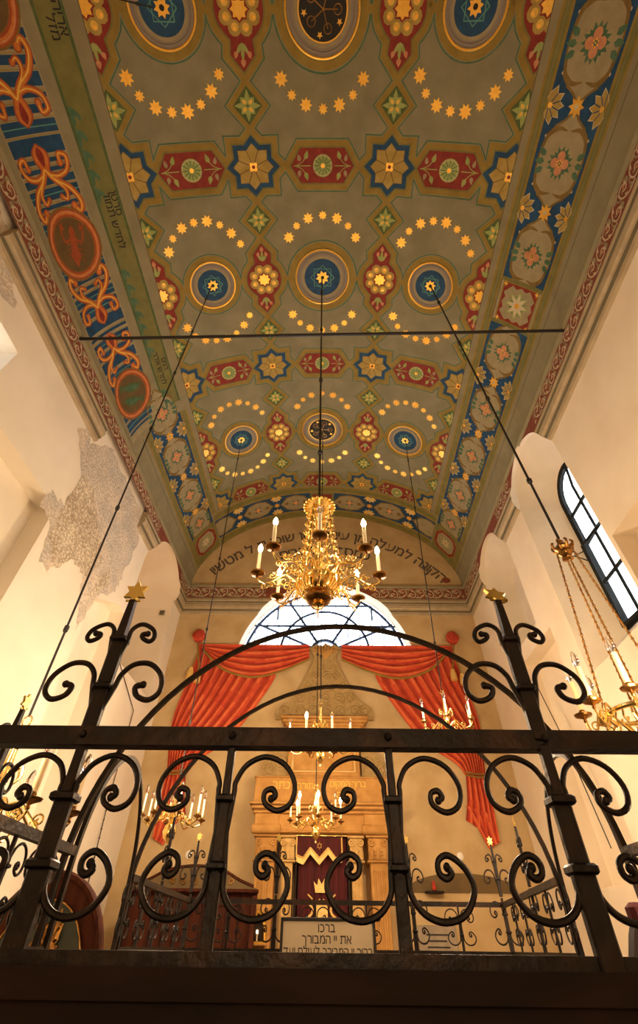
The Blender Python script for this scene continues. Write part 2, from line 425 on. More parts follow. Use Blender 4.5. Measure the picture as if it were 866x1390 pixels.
def medallion(s0, t0, big, vent):
    k = 1.22 if big else 1.0
    V.circle((s0, t0), .568 * k, 'green', 1, 40); V.circle((s0, t0), .548 * k, 'strip', 2, 40); V.circle((s0, t0), .535 * k, 'ochre', 3, 40)
    V.circle((s0, t0), .45 * k, 'gstripe', 4, 36); V.circle((s0, t0), .41 * k, 'lilac', 5, 36); V.circle((s0, t0), .33 * k, 'tan', 6, 36)
    V.circle((s0, t0), .29 * k, 'black' if vent else 'blue', 7, 32)
    if vent:
        for i in range(5):
            a = 2 * pi * i / 5; c = (s0 + .17 * k * cos(a), t0 + .17 * k * sin(a))
            V.ring(c, .05, .062, 'dbrass', 8, 12); V.poly(star((s0 + .22 * k * cos(a + .5), t0 + .22 * k * sin(a + .5)), .045, .02, 5, a), 'gold', 9)
            V.stroke([(s0, t0), c], .014, 'dbrass', 8)
        V.ring((s0, t0), .275 * k, .29 * k, 'gold', 9, 32)
    else:
        for a0 in (0, pi / 4):
            q = [(s0 + .19 * k * cos(a0 + pi / 2 * i), t0 + .19 * k * sin(a0 + pi / 2 * i)) for i in range(5)]
            V.stroke(q, .017, 'teal', 8)
        V.poly(star((s0, t0), .11 * k, .07 * k, 8, .2), 'gold', 9); V.circle((s0, t0), .035, 'black', 10, 8)
    # raised gilded ring
    R = .425 * k; n = 48
    pts = [vault(s0 + R * cos(2 * pi * i / n), t0 + R * sin(2 * pi * i / n), .012) for i in range(n)]
    V.m.tube(pts, .017, 'gold', 6, closed=True)
    R2 = .37 * k
    V.m.tube([vault(s0 + R2 * cos(2 * pi * i / n), t0 + R2 * sin(2 * pi * i / n), .008) for i in range(n)], .013, 'lilac', 6, closed=True)
def stararc(s0, t0, sg, n=8, wd=1.):
    pts = [(-.66, .70), (-.54, .90), (-.35, 1.04), (-.13, 1.10), (.10, 1.10), (.31, 1.02), (.49, .87), (.63, .68)]
    if n == 7: pts = [(-.62, .74), (-.47, .93), (-.26, 1.05), (0, 1.10), (.26, 1.05), (.47, .93), (.62, .74)]
    for i, (x, y) in enumerate(pts):
        R = (.105, .075, .10, .08)[i % 4]
        V.poly(star((s0 + x * wd, t0 + sg * y), R, R * .58, 8, random.random()), 'gold', 6)
ROWS = [-4.15, -.4, 3.3, 7.1]; MID = [-2.3, 1.45, 5.2, 8.95]
for r, t0 in enumerate(ROWS):
    for s0 in (-2.14, 0, 2.14):
        medallion(s0, t0, s0 == 0, s0 == 0 and r in (1, 3))
        if t0 > -4: stararc(s0, t0, -1, 7 if s0 == 0 else 8)
        stararc(s0, t0, 1, 7 if s0 == 0 else 8)
    for s0 in (-3.12, -1.14, 1.14, 3.12):
        cartouche(s0, t0)
        V.poly([(s0 - .62, t0 - .05), (s0 + .62, t0 - .05), (s0 + .62, t0 + .05), (s0 - .62, t0 + .05)], 'ochre', 3)
        V.poly([(s0 - .6, t0 - .065), (s0 + .6, t0 - .065), (s0 + .6, t0 + .065), (s0 - .6, t0 + .065)], 'green', 1)
        for dt in (-1.05, 1.05):
            if t0 + dt > YF + .3: diamond(s0, t0 + dt)
for t0 in MID:
    for s0 in (-3.12, -1.14, 1.14, 3.12): starpanel(s0, t0)
    for s0 in (-2.14, 0, 2.14): hexpanel(s0, t0)

# borders of the field
def stripes(side, a, b, t0, t1, lay=11):
    # a set of longitudinal stripes between |s| a and b
    w = (b - a)
    for f0, f1, k in ((0, 1, 'gstripe'), (0, .22, 'ochre'), (.78, 1, 'ochre'), (.46, .5, 'strip')):
        V.quad(side * (a + w * f0) if side > 0 else side * (a + w * f1), side * (a + w * f1) if side > 0 else side * (a + w * f0), t0, t1, k, lay if k == 'gstripe' else lay + 1)
def band_quad(side, a, b, t0, t1, k, lay):
    lo, hi = sorted((side * a, side * b)); V.quad(lo, hi, t0, t1, k, lay)
def oval(c, along, ks=.375, kt=.61, sw=False):
    """baroque cartouche; kt is the half length along the band"""
    def q(x, y): return (c[0] + (y if sw else x), c[1] + (x if sw else y))
    out = []
    prof = [(0, 1), (.16, .93), (.30, .80), (.55, .70), (.80, .56), (.93, .35), (.98, .1), (.98, -.1), (.93, -.35), (.80, -.56), (.55, -.70), (.30, -.80), (.16, -.93), (0, -1)]
    pts = [(x * ks, y * kt) for x, y in prof] + [(-x * ks, y * kt) for x, y in prof[::-1][1:-1]]
    V.poly([q(*p) for p in pts], 'dtan', 13); V.poly([q(x * .93, y * .95) for x, y in pts], 'tan', 14)
    for a in (-1, 1):
        for b in (-1, 1):
            V.stroke([q(*p) for p in smoothpath([(a * .86 * ks, b * .25 * kt), (a * .80 * ks, b * .48 * kt), (a * .45 * ks, b * .63 * kt), (a * .08 * ks, b * .60 * kt)], 3)], [.02, .03, .045, .06, .065, .06, .05, .045, .03, .02], 'dtan', 15)
            V.stroke([q(*p) for p in smoothpath([(a * .62 * ks, b * .66 * kt), (a * .3 * ks, b * .78 * kt), (a * .05 * ks, b * .93 * kt)], 3)], .03, 'dtan', 15)
    for i in range(4):
        a = pi / 2 * i; V.poly([q(*p) for p in circ((.085 * cos(a), .085 * sin(a)), .062, 9)], 'pink', 17)
        V.poly([q(*p) for p in leaf((0, 0), a + pi / 4, .17, .10)], 'green', 16)
        for d in (-.4, 0, .4): V.poly([q(*p) for p in leaf((0, 0), a + d, .205, .09)], 'green', 15)
    for a in (-1, 1):
        for b in (-.07, 0, .07): V.poly([q(*p) for p in leaf((a * .25, b), (0 if a > 0 else pi) + b * 9 * a, .15, .08)], 'green', 16)
    for x, y in ((0, 0), (.03, .02), (-.03, .02), (.0, -.035), (0, .04), (-.03, -.02), (.03, -.02)): V.circle(q(x, y), .012, 'gold', 18, 6)
def between(c, hw, sw=False):
    def q(x, y): return (c[0] + (y if sw else x), c[1] + (x if sw else y))
    V.poly([q(*p) for p in star((0, 0), .12, .07)], 'gold', 17)
    V.circle(q(0, 0), .03, 'cream', 18, 8)
    for sg in (-1, 1):
        n = 5; cc = (sg * hw, 0)
        for i in range(n):
            a = (pi if sg > 0 else 0) + (i - 2) * .62
            V.poly([q(*p) for p in leaf(cc, a, .225, .14)], 'cream', 13)
            V.poly([q(*p) for p in leaf(cc, a, .208, .128)], 'mustard', 14)
            V.stroke([q(*cc), q(cc[0] + .19 * cos(a + .31), cc[1] + .19 * sin(a + .31))], .012, 'blue', 15)
        V.circle(q(sg * (hw - .02), 0), .035, 'gold', 17, 8)
    for x, y in ((-.13, .17), (.13, .17), (-.13, -.17), (.13, -.17), (.33, .33), (-.33, .33), (.33, -.33), (-.33, -.33)):
        V.circle(q(x, y), .02, 'cream', 13, 6)
def squarepanel(c, hs, ht, sw=False):
    s0, t0 = c
    V.quad(s0 - hs, s0 + hs, t0 - ht, t0 + ht, 'tan', 13)
    V.quad(s0 - hs * .9, s0 + hs * .9, t0 - ht * .9, t0 + ht * .9, 'ochre', 14)
    V.quad(s0 - hs * .84, s0 + hs * .84, t0 - ht * .84, t0 + ht * .84, 'red', 15)
    V.poly([(s0 + hs * .78 * x, t0 + ht * .78 * y) for x, y in ((-.55, 1), (-.3, .85), (0, 1.0), (.3, .85), (.55, 1), (1, .55), (.85, .3), (1, 0), (.85, -.3), (1, -.55), (.55, -1), (.3, -.85), (0, -1), (-.3, -.85), (-.55, -1), (-1, -.55), (-.85, -.3), (-1, 0), (-.85, .3), (-1, .55))], 'tan', 16)
    for i in range(8):
        a = pi / 4 * i; V.poly(leaf(c, a, .25, .11), 'lgreen', 17); V.poly(leaf(c, a, .21, .07), 'cream', 18)
        V.poly(leaf(c, a + pi / 8, .17, .06), 'green', 17)
    V.circle(c, .05, 'gold', 19, 8)
    for x in (-1, 1):
        for y in (-1, 1): V.poly(star((s0 + x * hs * .78, t0 + y * ht * .78), .05, .02, 4), 'yellow', 17)
TE = 9.34
for side in (-1, 1):
    b_start = YF if side > 0 else 5.72
    V_ = V
    band_quad(side, 3.16, SM, YF, YB, 'strip', 9)
    band_quad(side, 3.158, 3.172, YF, TE, 'line', 10)
    if side > 0: stripes(1, 3.28, 3.44, YF, YB)
    else: stripes(-1, 3.28, 3.44, 5.72, YB)
    stripes(side, 4.27, 4.44, b_start, YB)
    band_quad(side, 4.54, 4.555, YF if side > 0 else 5.72, YB, 'line', 11)
    band_quad(side, 3.44, 4.27, b_start, YB, 'blue', 11)
    # ovals
    ctr = 3.86 * side
    ov = [6.74, 8.0, 9.05] if side < 0 else [-3.75, -2.5, -1.27, -.04, 1.19, 2.43, 4.12, 5.40, 6.68, 7.95, 9.05]
    if side < 0: ov = [5.55] + ov
    for t0 in ov:
        oval((ctr, t0), 1)
    bt = [4.76, 6.04, 7.31, 8.58] if side > 0 else [6.15, 7.37, 8.6]
    if side > 0: bt += [-3.1, -1.88, -.65, .57, 1.81]
    for t0 in bt: between((ctr, t0), .41)
    if side > 0:
        squarepanel((ctr, 3.24), .41, .38)
        V.quad(3.44, 4.27, 2.84, 2.9, 'gstripe', 16); V.quad(3.44, 4.27, 3.58, 3.64, 'gstripe', 16)
    # end corner square
    V.quad(min(3.44 * side, 4.27 * side), max(3.44 * side, 4.27 * side), TE, YB, 'gstripe', 19)
    s0, t0 = ctr, 9.84
    for lay, k, f in ((20, 'ochre', .95), (21, 'red', .9), (22, 'tan', .72)):
        V.poly([(s0 + .41 * f * x, t0 + .40 * f * y) for x, y in ((-1, -.5), (-.6, -1), (.6, -1), (1, -.5), (1, .5), (.6, 1), (-.6, 1), (-1, .5))], k, lay)
    for i in range(8):
        a = pi / 4 * i; V.poly(leaf((s0, t0), a, .2, .09), 'lgreen', 23); V.poly(leaf((s0, t0), a, .17, .05), 'cream', 24)
    V.circle((s0, t0), .04, 'pink', 25, 8)
# end band across the vault
V.quad(-3.44, 3.44, 9.10, YB, 'strip', 19)
for a, b, k in ((9.14, 9.38, 'gstripe'), (9.14, 9.20, 'ochre'), (9.32, 9.38, 'ochre'), (10.14, YB, 'gstripe'), (10.14, 10.20, 'ochre'), (10.34, 10.38, 'ochre')):
    V.quad(-3.4, 3.4, a, b, k, 20 if k == 'gstripe' else 21)
V.quad(-3.4, 3.4, 9.40, 10.12, 'blue', 20)
for sg in (-1, 1):
    for s0 in (.82, 2.02, 3.22):
        c = (sg * s0, 9.76)
        ks, kt = .33, .5
        prof = [(0, 1), (.3, .82), (.8, .58), (.98, .1), (.98, -.1), (.8, -.58), (.3, -.82), (0, -1)]
        pp = [(c[0] + y * kt, c[1] + x * ks) for x, y in prof] + [(c[0] + y * kt, c[1] - x * ks) for x, y in prof[::-1][1:-1]]
        pp = [(max(-3.42, min(3.42, x)), y) for x, y in pp]
        V.poly(pp, 'dtan', 22); V.poly([(c[0] + (x - c[0]) * .9, c[1] + (y - c[1]) * .88) for x, y in pp], 'tan', 23)
        if s0 < 3.2:
            for i in range(4): V.poly(leaf(c, pi / 2 * i, .12, .1), 'pink', 25); V.poly(leaf(c, pi / 2 * i + pi / 4, .15, .08), 'green', 24)
            V.circle(c, .03, 'gold', 26, 6)
            for a in (0, pi): V.poly(leaf((c[0] + .22 * cos(a), c[1]), a, .16, .14), 'dtan', 24)
    for s0 in (1.42, 2.62):
        for y, d in ((9.42, 1), (10.10, -1)):
            for i in range(5): V.poly(leaf((sg * s0, y), d * (pi / 2 + (i - 2) * .6), .2, .12), 'cream' if i % 2 else 'yellow', 22)
        V.poly(star((sg * s0, 9.76), .10, .055), 'gold', 23)
V.quad(-.36, .36, 9.40, 10.12, 'gstripe', 27); V.quad(-.29, .29, 9.46, 10.06, 'red', 28)
V.poly([(.23 * cos(pi / 4 * i), 9.76 + .23 * sin(pi / 4 * i)) for i in range(8)], 'tan', 29)
for i in range(8): V.poly(leaf((0, 9.76), pi / 4 * i, .17, .08), 'lgreen', 30)
# left: uncovered older painting with stripes, scrolls and animal roundels
V.quad(-SM, -3.3, YF, 5.72, 'strip', 12)
V.quad(-3.76, -3.36, YF, 5.45, 'gstripe', 13); V.quad(-3.76, -3.72, YF, 5.45, 'dgreen', 14); V.quad(-3.40, -3.36, YF, 5.45, 'dgreen', 14)
V.quad(-4.86, -3.93, YF, 5.6, 'tan', 13)
random.seed(3)
tt = YF
while tt < 5.5:
    w = random.choice((.05, .09, .14, .18)); V.quad(-4.84, -3.95, tt, min(tt + w, 5.58), 'blue', 14)
    if w > .12 and random.random() < .6: V.quad(-4.84, -3.95, tt + w * .45, tt + w * .55, 'teal', 15)
    tt += w + random.choice((.035, .05, .06)); V.quad(-4.84, -3.95, tt - .02, tt - .012, 'ochre', 15)
RC = -4.39
for t0 in (-3.1, -.48, 2.13, 4.75):
    V.ring((RC, t0), .36, .50, 'dtan', 18, 36); V.ring((RC, t0), .37, .475, 'dorange', 19, 36); V.ring((RC, t0), .40, .45, 'orange', 20, 36); V.ring((RC, t0), .425, .44, 'pink', 21, 36)
    V.circle((RC, t0), .375, 'olive', 17, 32)
def scroll(pts, w0, w1, base=RC, mir=1, t0=0, flip=1):
    P = smoothpath(pts, 5); n = len(P); P = [(base + mir * p[0], t0 + flip * p[1]) for p in P]
    W = [w0 + (w1 - w0) * i / (n - 1) for i in range(n)]
    V.stroke(P, [w + .03 for w in W], 'dorange', 18); V.stroke(P, W, 'orange', 19); V.stroke([(p[0] - .008, p[1]) for p in P], [w * .3 for w in W], 'yellow', 20)
    V.circle(P[-1], w1 * .9 + .015, 'dorange', 18, 10); V.circle(P[-1], w1 * .8, 'orange', 20, 10)
for tm in (-1.8, .82, 3.44):
    for fl in (-1, 1):
        V.poly([(RC + x, tm + fl * (.05 + y)) for x, y in smoothpath([(0, .02), (.13, .12), (.13, .24), (.02, .40), (-.1, .26), (-.12, .12), (0, .02)], 4)[:-1]], 'dorange', 18)
        V.poly([(RC + x * .8, tm + fl * (.07 + y * .9)) for x, y in smoothpath([(0, .02), (.13, .12), (.13, .24), (.02, .40), (-.1, .26), (-.12, .12), (0, .02)], 4)[:-1]], 'orange', 19)
        V.poly([(RC + x * .42, tm + fl * (.10 + y * .6)) for x, y in smoothpath([(0, .02), (.13, .12), (.13, .24), (.02, .40), (-.1, .26), (-.12, .12), (0, .02)], 4)[:-1]], 'red', 21)
        for mr in (-1, 1):
            scroll([(0, .36), (.12, .50), (.30, .62), (.40, .80), (.35, .92), (.27, .84)], .075, .05, mir=mr, t0=tm, flip=fl)
            scroll([(.03, .42), (.2, .46), (.36, .40), (.40, .26), (.30, .22), (.28, .32)], .055, .04, mir=mr, t0=tm, flip=fl)
            scroll([(.05, .44), (.22, .62), (.20, .74), (.12, .70)], .045, .03, mir=mr, t0=tm, flip=fl)
# the crayfish and the two fish
c = (RC, 2.13)
def loc(x, y, a=0.): return (c[0] + x * cos(a) - y * sin(a), c[1] + x * sin(a) + y * cos(a))
body = smoothpath([(.0, .26), (.05, .2), (.05, .08), (.06, -.04), (.09, -.14), (.05, -.22), (0, -.25), (-.05, -.22), (-.09, -.14), (-.06, -.04), (-.05, .08), (-.05, .2), (0, .26)], 3)[:-1]
V.poly([loc(x * 1.0, -y, .25) for x, y in body], 'dorange', 22)
V.poly([loc(x, y, .25) for x, y in ((-.07, .2), (0, .3), (.07, .2))], 'dorange', 22)
for sg in (-1, 1):
    V.stroke([loc(x * sg, y, .25) for x, y in smoothpath([(.05, -.08), (.15, -.04), (.19, -.16), (.17, -.24)], 3)], .035, 'dorange', 22)
    V.poly([loc(x * sg, y, .25) for x, y in ((.13, -.2), (.17, -.32), (.18, -.24), (.22, -.31), (.21, -.2))], 'dorange', 23)
    for i in range(4): V.stroke([loc(sg * .05, -.02 + .05 * i, .25), loc(sg * .14, .0 + .07 * i, .25)], .012, 'dorange', 22)
c = (RC, 4.75)
for dy, f in ((.13, 1), (-.13, -1)):
    fish = smoothpath([(-.27, -.05), (-.13, .08), (.08, .09), (.2, .02), (.3, .08), (.3, -.08), (.2, -.03), (.08, -.08), (-.13, -.08), (-.27, -.05)], 3)[:-1]
    V.poly([loc(f * x, dy + y, .35) for x, y in fish], 'dgreen', 22)
    V.poly([loc(f * x * .8, dy + y * .5, .35) for x, y in fish], 'green', 23)
c = (RC, -.48)
V.circle(c, .2, 'dtan', 22, 16)
# green strip: wave ornament and lettering
tt = -3.9
while tt < 5.3:
    if not (1.55 < tt < 2.5 or -.75 < tt < .35 or 4.2 < tt < 5.0):
        V.poly([(-3.72, tt), (-3.64, tt + .03), (-3.58, tt + .10), (-3.585, tt + .17), (-3.62, tt + .15), (-3.63, tt + .11), (-3.66, tt + .12), (-3.68, tt + .2), (-3.72, tt + .24)], 'green', 16)
    tt += .235
for tx, sz, t0, s0 in (('סרטן', .16, 1.75, -3.50), ('לחדש תמוז', .17, 2.0, -3.62), ('דגים', .15, 4.55, -3.50), ('לחדש אדר', .16, 4.6, -3.64), ('מזל', .17, -.2, -3.62), ('אריה אב', .17, -.4, -3.50)):
    V.text(heb(tx), sz, (s0, t0), pi / 2, 'black', 17, mir=-1)
V.m.build('ceiling', smooth=False, norm=False)['kind'] = 'structure'

# ------------------------------------------------------------------ walls
def holed(outer, holes, fn, m, k):
    loops = [[Vector((p[0], p[1], 0)) for p in L] for L in [outer] + holes]
    tris = tessellate_polygon(loops); flat = [p for L in loops for p in L]
    m.add([fn(p.x, p.y) for p in flat], [tuple(t_) for t_ in tris], k)
def archloop(y0, y1, zb, zs, n=40, rise=None):
    r = (y1 - y0) / 2; c = (y0 + y1) / 2; rise = rise or r
    return [(y0, zb), (y1, zb)] + [(c + r * cos(pi * i / n), zs + rise * sin(pi * i / n)) for i in range(n + 1)]
def rectloop(y0, y1, zb, zt): return [(y0, zb), (y1, zb), (y1, zt), (y0, zt)]
def reveal(m, L0, L1, f0, f1, k, back=None):
    n = len(L0); vs = [f0(*p) for p in L0] + [f1(*p) for p in L1]
    m.add(vs, [(i, (i + 1) % n, n + (i + 1) % n, n + i) for i in range(n)], k)
    if back:
        m.add([f1(*p) for p in L1], [tuple(t_) for t_ in tessellate_polygon([[Vector((p[0], p[1], 0)) for p in L1]])], back)
ZF = -1.25
fR = lambda d=0.: (lambda y, z: (WR(y) + d, y, z))
fL = lambda d=0.: (lambda y, z: (WL(y) - d, y, z))
fB = lambda d=0.: (lambda x, z: (x, YB + d, z))
TOP = SPR + .02
# right wall
rw = M()
R1o = archloop(4.70, 6.42, 2.72, 5.78); R1i = archloop(4.98, 5.90, 3.12, 5.46, rise=.52)
R2o = archloop(7.40, 9.05, 4.05, 5.72); R2i = archloop(7.8, 8.75, 4.3, 5.5)
R0o = archloop(1.0, 2.9, 2.72, 5.75); R0i = archloop(1.5, 2.5, 3.12, 5.4)
R3o = rectloop(2.0, 4.62, .6, 3.78); R4o = rectloop(7.0, 8.5, .6, 3.76)
holed([(YF, ZF), (YB, ZF), (YB, TOP), (YF, TOP)], [R1o, R2o, R3o, R4o], fR(), rw, 'plaster')
reveal(rw, R1o, R1i, fR(), fR(.5), 'reveal')
reveal(rw, R2o, R2i, fR(), fR(.5), 'reveal', 'reveal')
for L in (R3o, R4o): reveal(rw, L, L, fR(), fR(.28), 'plaster', 'plaster')
PRF = [(0, 5.86), (.05, 5.90), (.085, 5.965), (.12, 6.04), (.12, 6.10), (.13, 6.20), (.105, 6.28), (.095, 6.30), (.077, 6.62), (.125, 6.65), (.125, 6.67), (.0, 6.671)]
def pdep(z):
    if z <= 5.86: return 0.
    for (d0, z0), (d1, z1) in zip(PRF[:-1], PRF[1:]):
        if z0 <= z <= z1: return d0 + (d1 - d0) * (z - z0) / (z1 - z0) + .003
    return 0.
def rim(m, fn, c_, r, zs, k, a0=0., a1=pi, n=120):
    # soffit ribbon where an opening cuts up through the cornice
    Q = [(c_ + r * cos(a0 + (a1 - a0) * i / n), zs + r * sin(a0 + (a1 - a0) * i / n)) for i in range(n + 1)]
    for a, b in zip(Q[:-1], Q[1:]):
        if max(a[1], b[1]) > 5.86: m.add([fn(*a, 0), fn(*b, 0), fn(*b, pdep(b[1])), fn(*a, pdep(a[1]))], [(0, 1, 2, 3)], k)
for c_, r_, zs_ in ((5.56, .86, 5.78), (8.225, .825, 5.72)): rim(rw, lambda y, z, d: (WR(y) - d, y, z), c_, r_, zs_, 'reveal')
rw.build('wall_right', smooth=False)['kind'] = 'structure'
# left wall
lw = M()
L1o = archloop(7.74, 9.84, 3.6, 5.58); L1i = archloop(7.9, 9.80, 3.6, 5.5)
L2o = [(6.55, 1.0), (7.68, 1.0), (7.68, 4.35), (7.38, 4.35), (6.55, 3.98)]
L3o = rectloop(1.2, 4.78, .6, 4.35)
L0o = rectloop(.7, 2.83, 4.70, 5.27); L0i = rectloop(.8, 2.76, 4.75, 5.23)
holed([(YF, ZF), (YB, ZF), (YB, TOP), (YF, TOP)], [L0o, L1o, L2o, L3o], fL(), lw, 'plasterL')
reveal(lw, L1o, L1i, fL(), fL(1.1), 'plaster', 'plaster')
reveal(lw, L2o, L2o, fL(), fL(.26), 'plasterL', 'plasterL')
reveal(lw, L3o, L3o, fL(), fL(.27), 'plasterL', 'plasterL')
reveal(lw, L0o, L0i, fL(), fL(.5), 'plaster')
rim(lw, lambda y, z, d: (WL(y) + d, y, z), 8.79, 1.05, 5.58, 'plaster')
def kk_(L, ref=-3.65): return [(y * WL(y) / ref, min(6.24, z * WL(y) / ref)) for y, z in L]
pw = Paint(lambda s, t_, off: (WL(s) + off, s, t_), lay=.004, gs=None)
def rough_poly(P, amp=.05):
    out = []
    for i in range(len(P)):
        a, b = Vector(P[i]), Vector(P[(i + 1) % len(P)]); n = max(2, int((b - a).length / .09))
        for j in range(n):
            p = a.lerp(b, j / n); out.append((p.x + random.uniform(-amp, amp) * (j > 0), p.y + random.uniform(-amp, amp) * (j > 0)))
    return out
pw.poly(rough_poly([(.9, 6.24), (1.62, 6.24), (1.66, 5.98), (2.05, 5.98), (2.40, 5.62), (2.2, 5.50), (1.7, 5.75), (1.2, 5.9)]), 'rubble2', 1)
pw.poly(rough_poly(kk_([(4.05, 5.30), (4.30, 5.60), (4.46, 5.40), (4.70, 5.65), (4.95, 6.0), (6.95, 6.08), (7.05, 5.4), (6.9, 4.3), (6.45, 4.0), (6.2, 3.2), (5.7, 3.96), (5.2, 3.85), (5.0, 3.4), (4.75, 3.4), (4.55, 3.9), (4.25, 3.9), (4.28, 4.25), (4.65, 4.27), (4.72, 4.85)])), 'rubble2', 1)
pw.poly(rough_poly(kk_([(4.66, 4.95), (4.64, 4.2), (4.68, 3.75), (5.1, 3.55), (5.4, 3.9), (5.9, 3.9), (6.1, 4.4), (5.6, 4.7), (5.1, 5.0)])), 'rubble', 2)
pw.poly(rough_poly(kk_([(6.3, 3.9), (6.6, 4.2), (6.4, 4.5), (6.1, 3.7)])), 'rubble', 2)
o = len(lw.v)
lw.mats += [mm for mm in pw.m.mats if mm not in lw.mats]
lw.v += pw.m.v; lw.f += [tuple(o + a for a in f) for f in pw.m.f]; lw.m += [lw.mats.index(pw.m.mats[i]) for i in pw.m.m]
lw.build('wall_left', smooth=False)['kind'] = 'structure'
# far wall with the half-round window cut into it
bw = M()
LC, LZ, LR = .08, 4.57, 2.147
def arcpts(R, cz, zb, n=28, cx=LC):
    a0 = math.asin((zb - cz) / R); return [(cx + R * cos(a0 + (pi - 2 * a0) * i / n), cz + R * sin(a0 + (pi - 2 * a0) * i / n)) for i in range(n + 1)]
lun_o = arcpts(LR, LZ, 5.02); lun_i = arcpts(2.13, 4.73, 5.02)
top = [tuple(vault(SM * (1 - 2 * i / 60) if abs(SM * (1 - 2 * i / 60)) > 1e-6 else 1e-9, YB))[::2] for i in range(61)]
xr, xl = WR(YB), WL(YB)
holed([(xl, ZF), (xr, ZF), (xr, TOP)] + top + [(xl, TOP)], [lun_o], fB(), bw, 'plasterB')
reveal(bw, lun_o, lun_i, fB(), fB(.5), 'reveal')
rim(bw, lambda x, z, d: (x, YB - d, z), LC, LR, LZ, 'reveal')
pb = Paint(lambda s, t_, off: (s, YB - off, t_), lay=.003, gs=None)
def arctext(txt, R, cz, a0, a1, size):
    # lettering spread along an arc, first letter on the right
    G = []
    for ch in txt:
        P = [] if ch == ' ' else text_polys(ch, size, .008)
        w = size * .22 if not P else max(x for p in P for x, y in p) - min(x for p in P for x, y in p)
        m_ = 0 if not P else (max(x for p in P for x, y in p) + min(x for p in P for x, y in p)) / 2
        G.append((P, w, m_))
    gap = ((a1 - a0) * R - sum(g[1] for g in G)) / (len(G) - 1); a = a0
    for P, w, m_ in G:
        a += w / 2 / R; x, z = .05 + R * cos(a), cz + R * sin(a); rot = a - pi / 2
        for p in P: pb.poly([(x + (u - m_) * cos(rot) - v * sin(rot), z + (u - m_) * sin(rot) + v * cos(rot)) for u, v in p], 'letter', 1)
        a += (w / 2 + gap) / R
D2 = math.radians
arctext('הקונה למעלה מן עין הרצון שוכן ת ל מטשיו', 4.08, 4.27, D2(39), D2(137), .44)
arctext('כמספר הכוכבים', 3.52, 4.27, D2(69), D2(110), .44)
pb.poly([(3.36 + .12 * cos(a), 6.93 + .09 * sin(a)) for a in [pi * i / 6 for i in range(12)]], 'darkred', 2)
for R_, w in ((3.99, .014), (3.45, .01)):
    pass
for a, b in ((-3.2, 3.3),):
    pb.quad(a, b, 6.72, 6.735, 'tan', 1)
o = len(bw.v)
bw.mats += [mm for mm in pb.m.mats if mm not in bw.mats]
bw.v += pb.m.v; bw.f += [tuple(o + a for a in f) for f in pb.m.f]; bw.m += [bw.mats.index(pb.m.mats[i]) for i in pb.m.m]
bw.build('wall_back', smooth=False)['kind'] = 'structure'
fw = M(); holed([(WL(YF), ZF), (WR(YF), ZF), (WR(YF), TOP)] + [tuple(vault(SM * (1 - 2 * i / 40) if i != 20 else 1e-9, YF))[::2] for i in range(41)] + [(WL(YF), TOP)], [], lambda x, z: (x, YF, z), fw, 'plaster')
fw.build('wall_front', smooth=False)['kind'] = 'structure'
fl = M(); fl.box((0, 3.2, ZF - .05), (8.6, 15, .1), 'floor'); fl.build('floor', smooth=False)['kind'] = 'structure'

# ------------------------------------------------------------------ cornices
PROF_M = [(0, 5.86), (.045, 5.88), (.05, 5.94), (.085, 5.965), (.09, 6.0), (.115, 6.02), (.12, 6.09), (.10, 6.11), (.10, 6.15), (.125, 6.17), (.13, 6.22), (.115, 6.26), (.10, 6.28)]
PROF_F = [(.10, 6.28), (.095, 6.30), (.075, 6.62), (.125, 6.65), (.125, 6.664), (0.0, 6.67)]
def runs(y0, y1, cuts, z):
    segs = [(y0, y1)]
    for (c_, hw) in cuts:
        w = hw(z)
        if w <= 0: continue
        ns_ = []
        for a, b in segs:
            if c_ - w > a: ns_.append((a, min(b, c_ - w)))
            if c_ + w < b: ns_.append((max(a, c_ + w), b))
        segs = ns_
    return segs
def circhw(r, zs, rise=None):
    rise = rise or r
    return lambda z: r * sqrt(max(0, 1 - ((z - zs) / rise) ** 2)) if z < zs + rise else 0
def fine(prof, h=.02):
    out = [prof[0]]
    for (d0, z0), (d1, z1) in zip(prof[:-1], prof[1:]):
        n = max(1, int(abs(z1 - z0) / h)); out += [(d0 + (d1 - d0) * j / n, z0 + (z1 - z0) * j / n) for j in range(1, n + 1)]
    return out
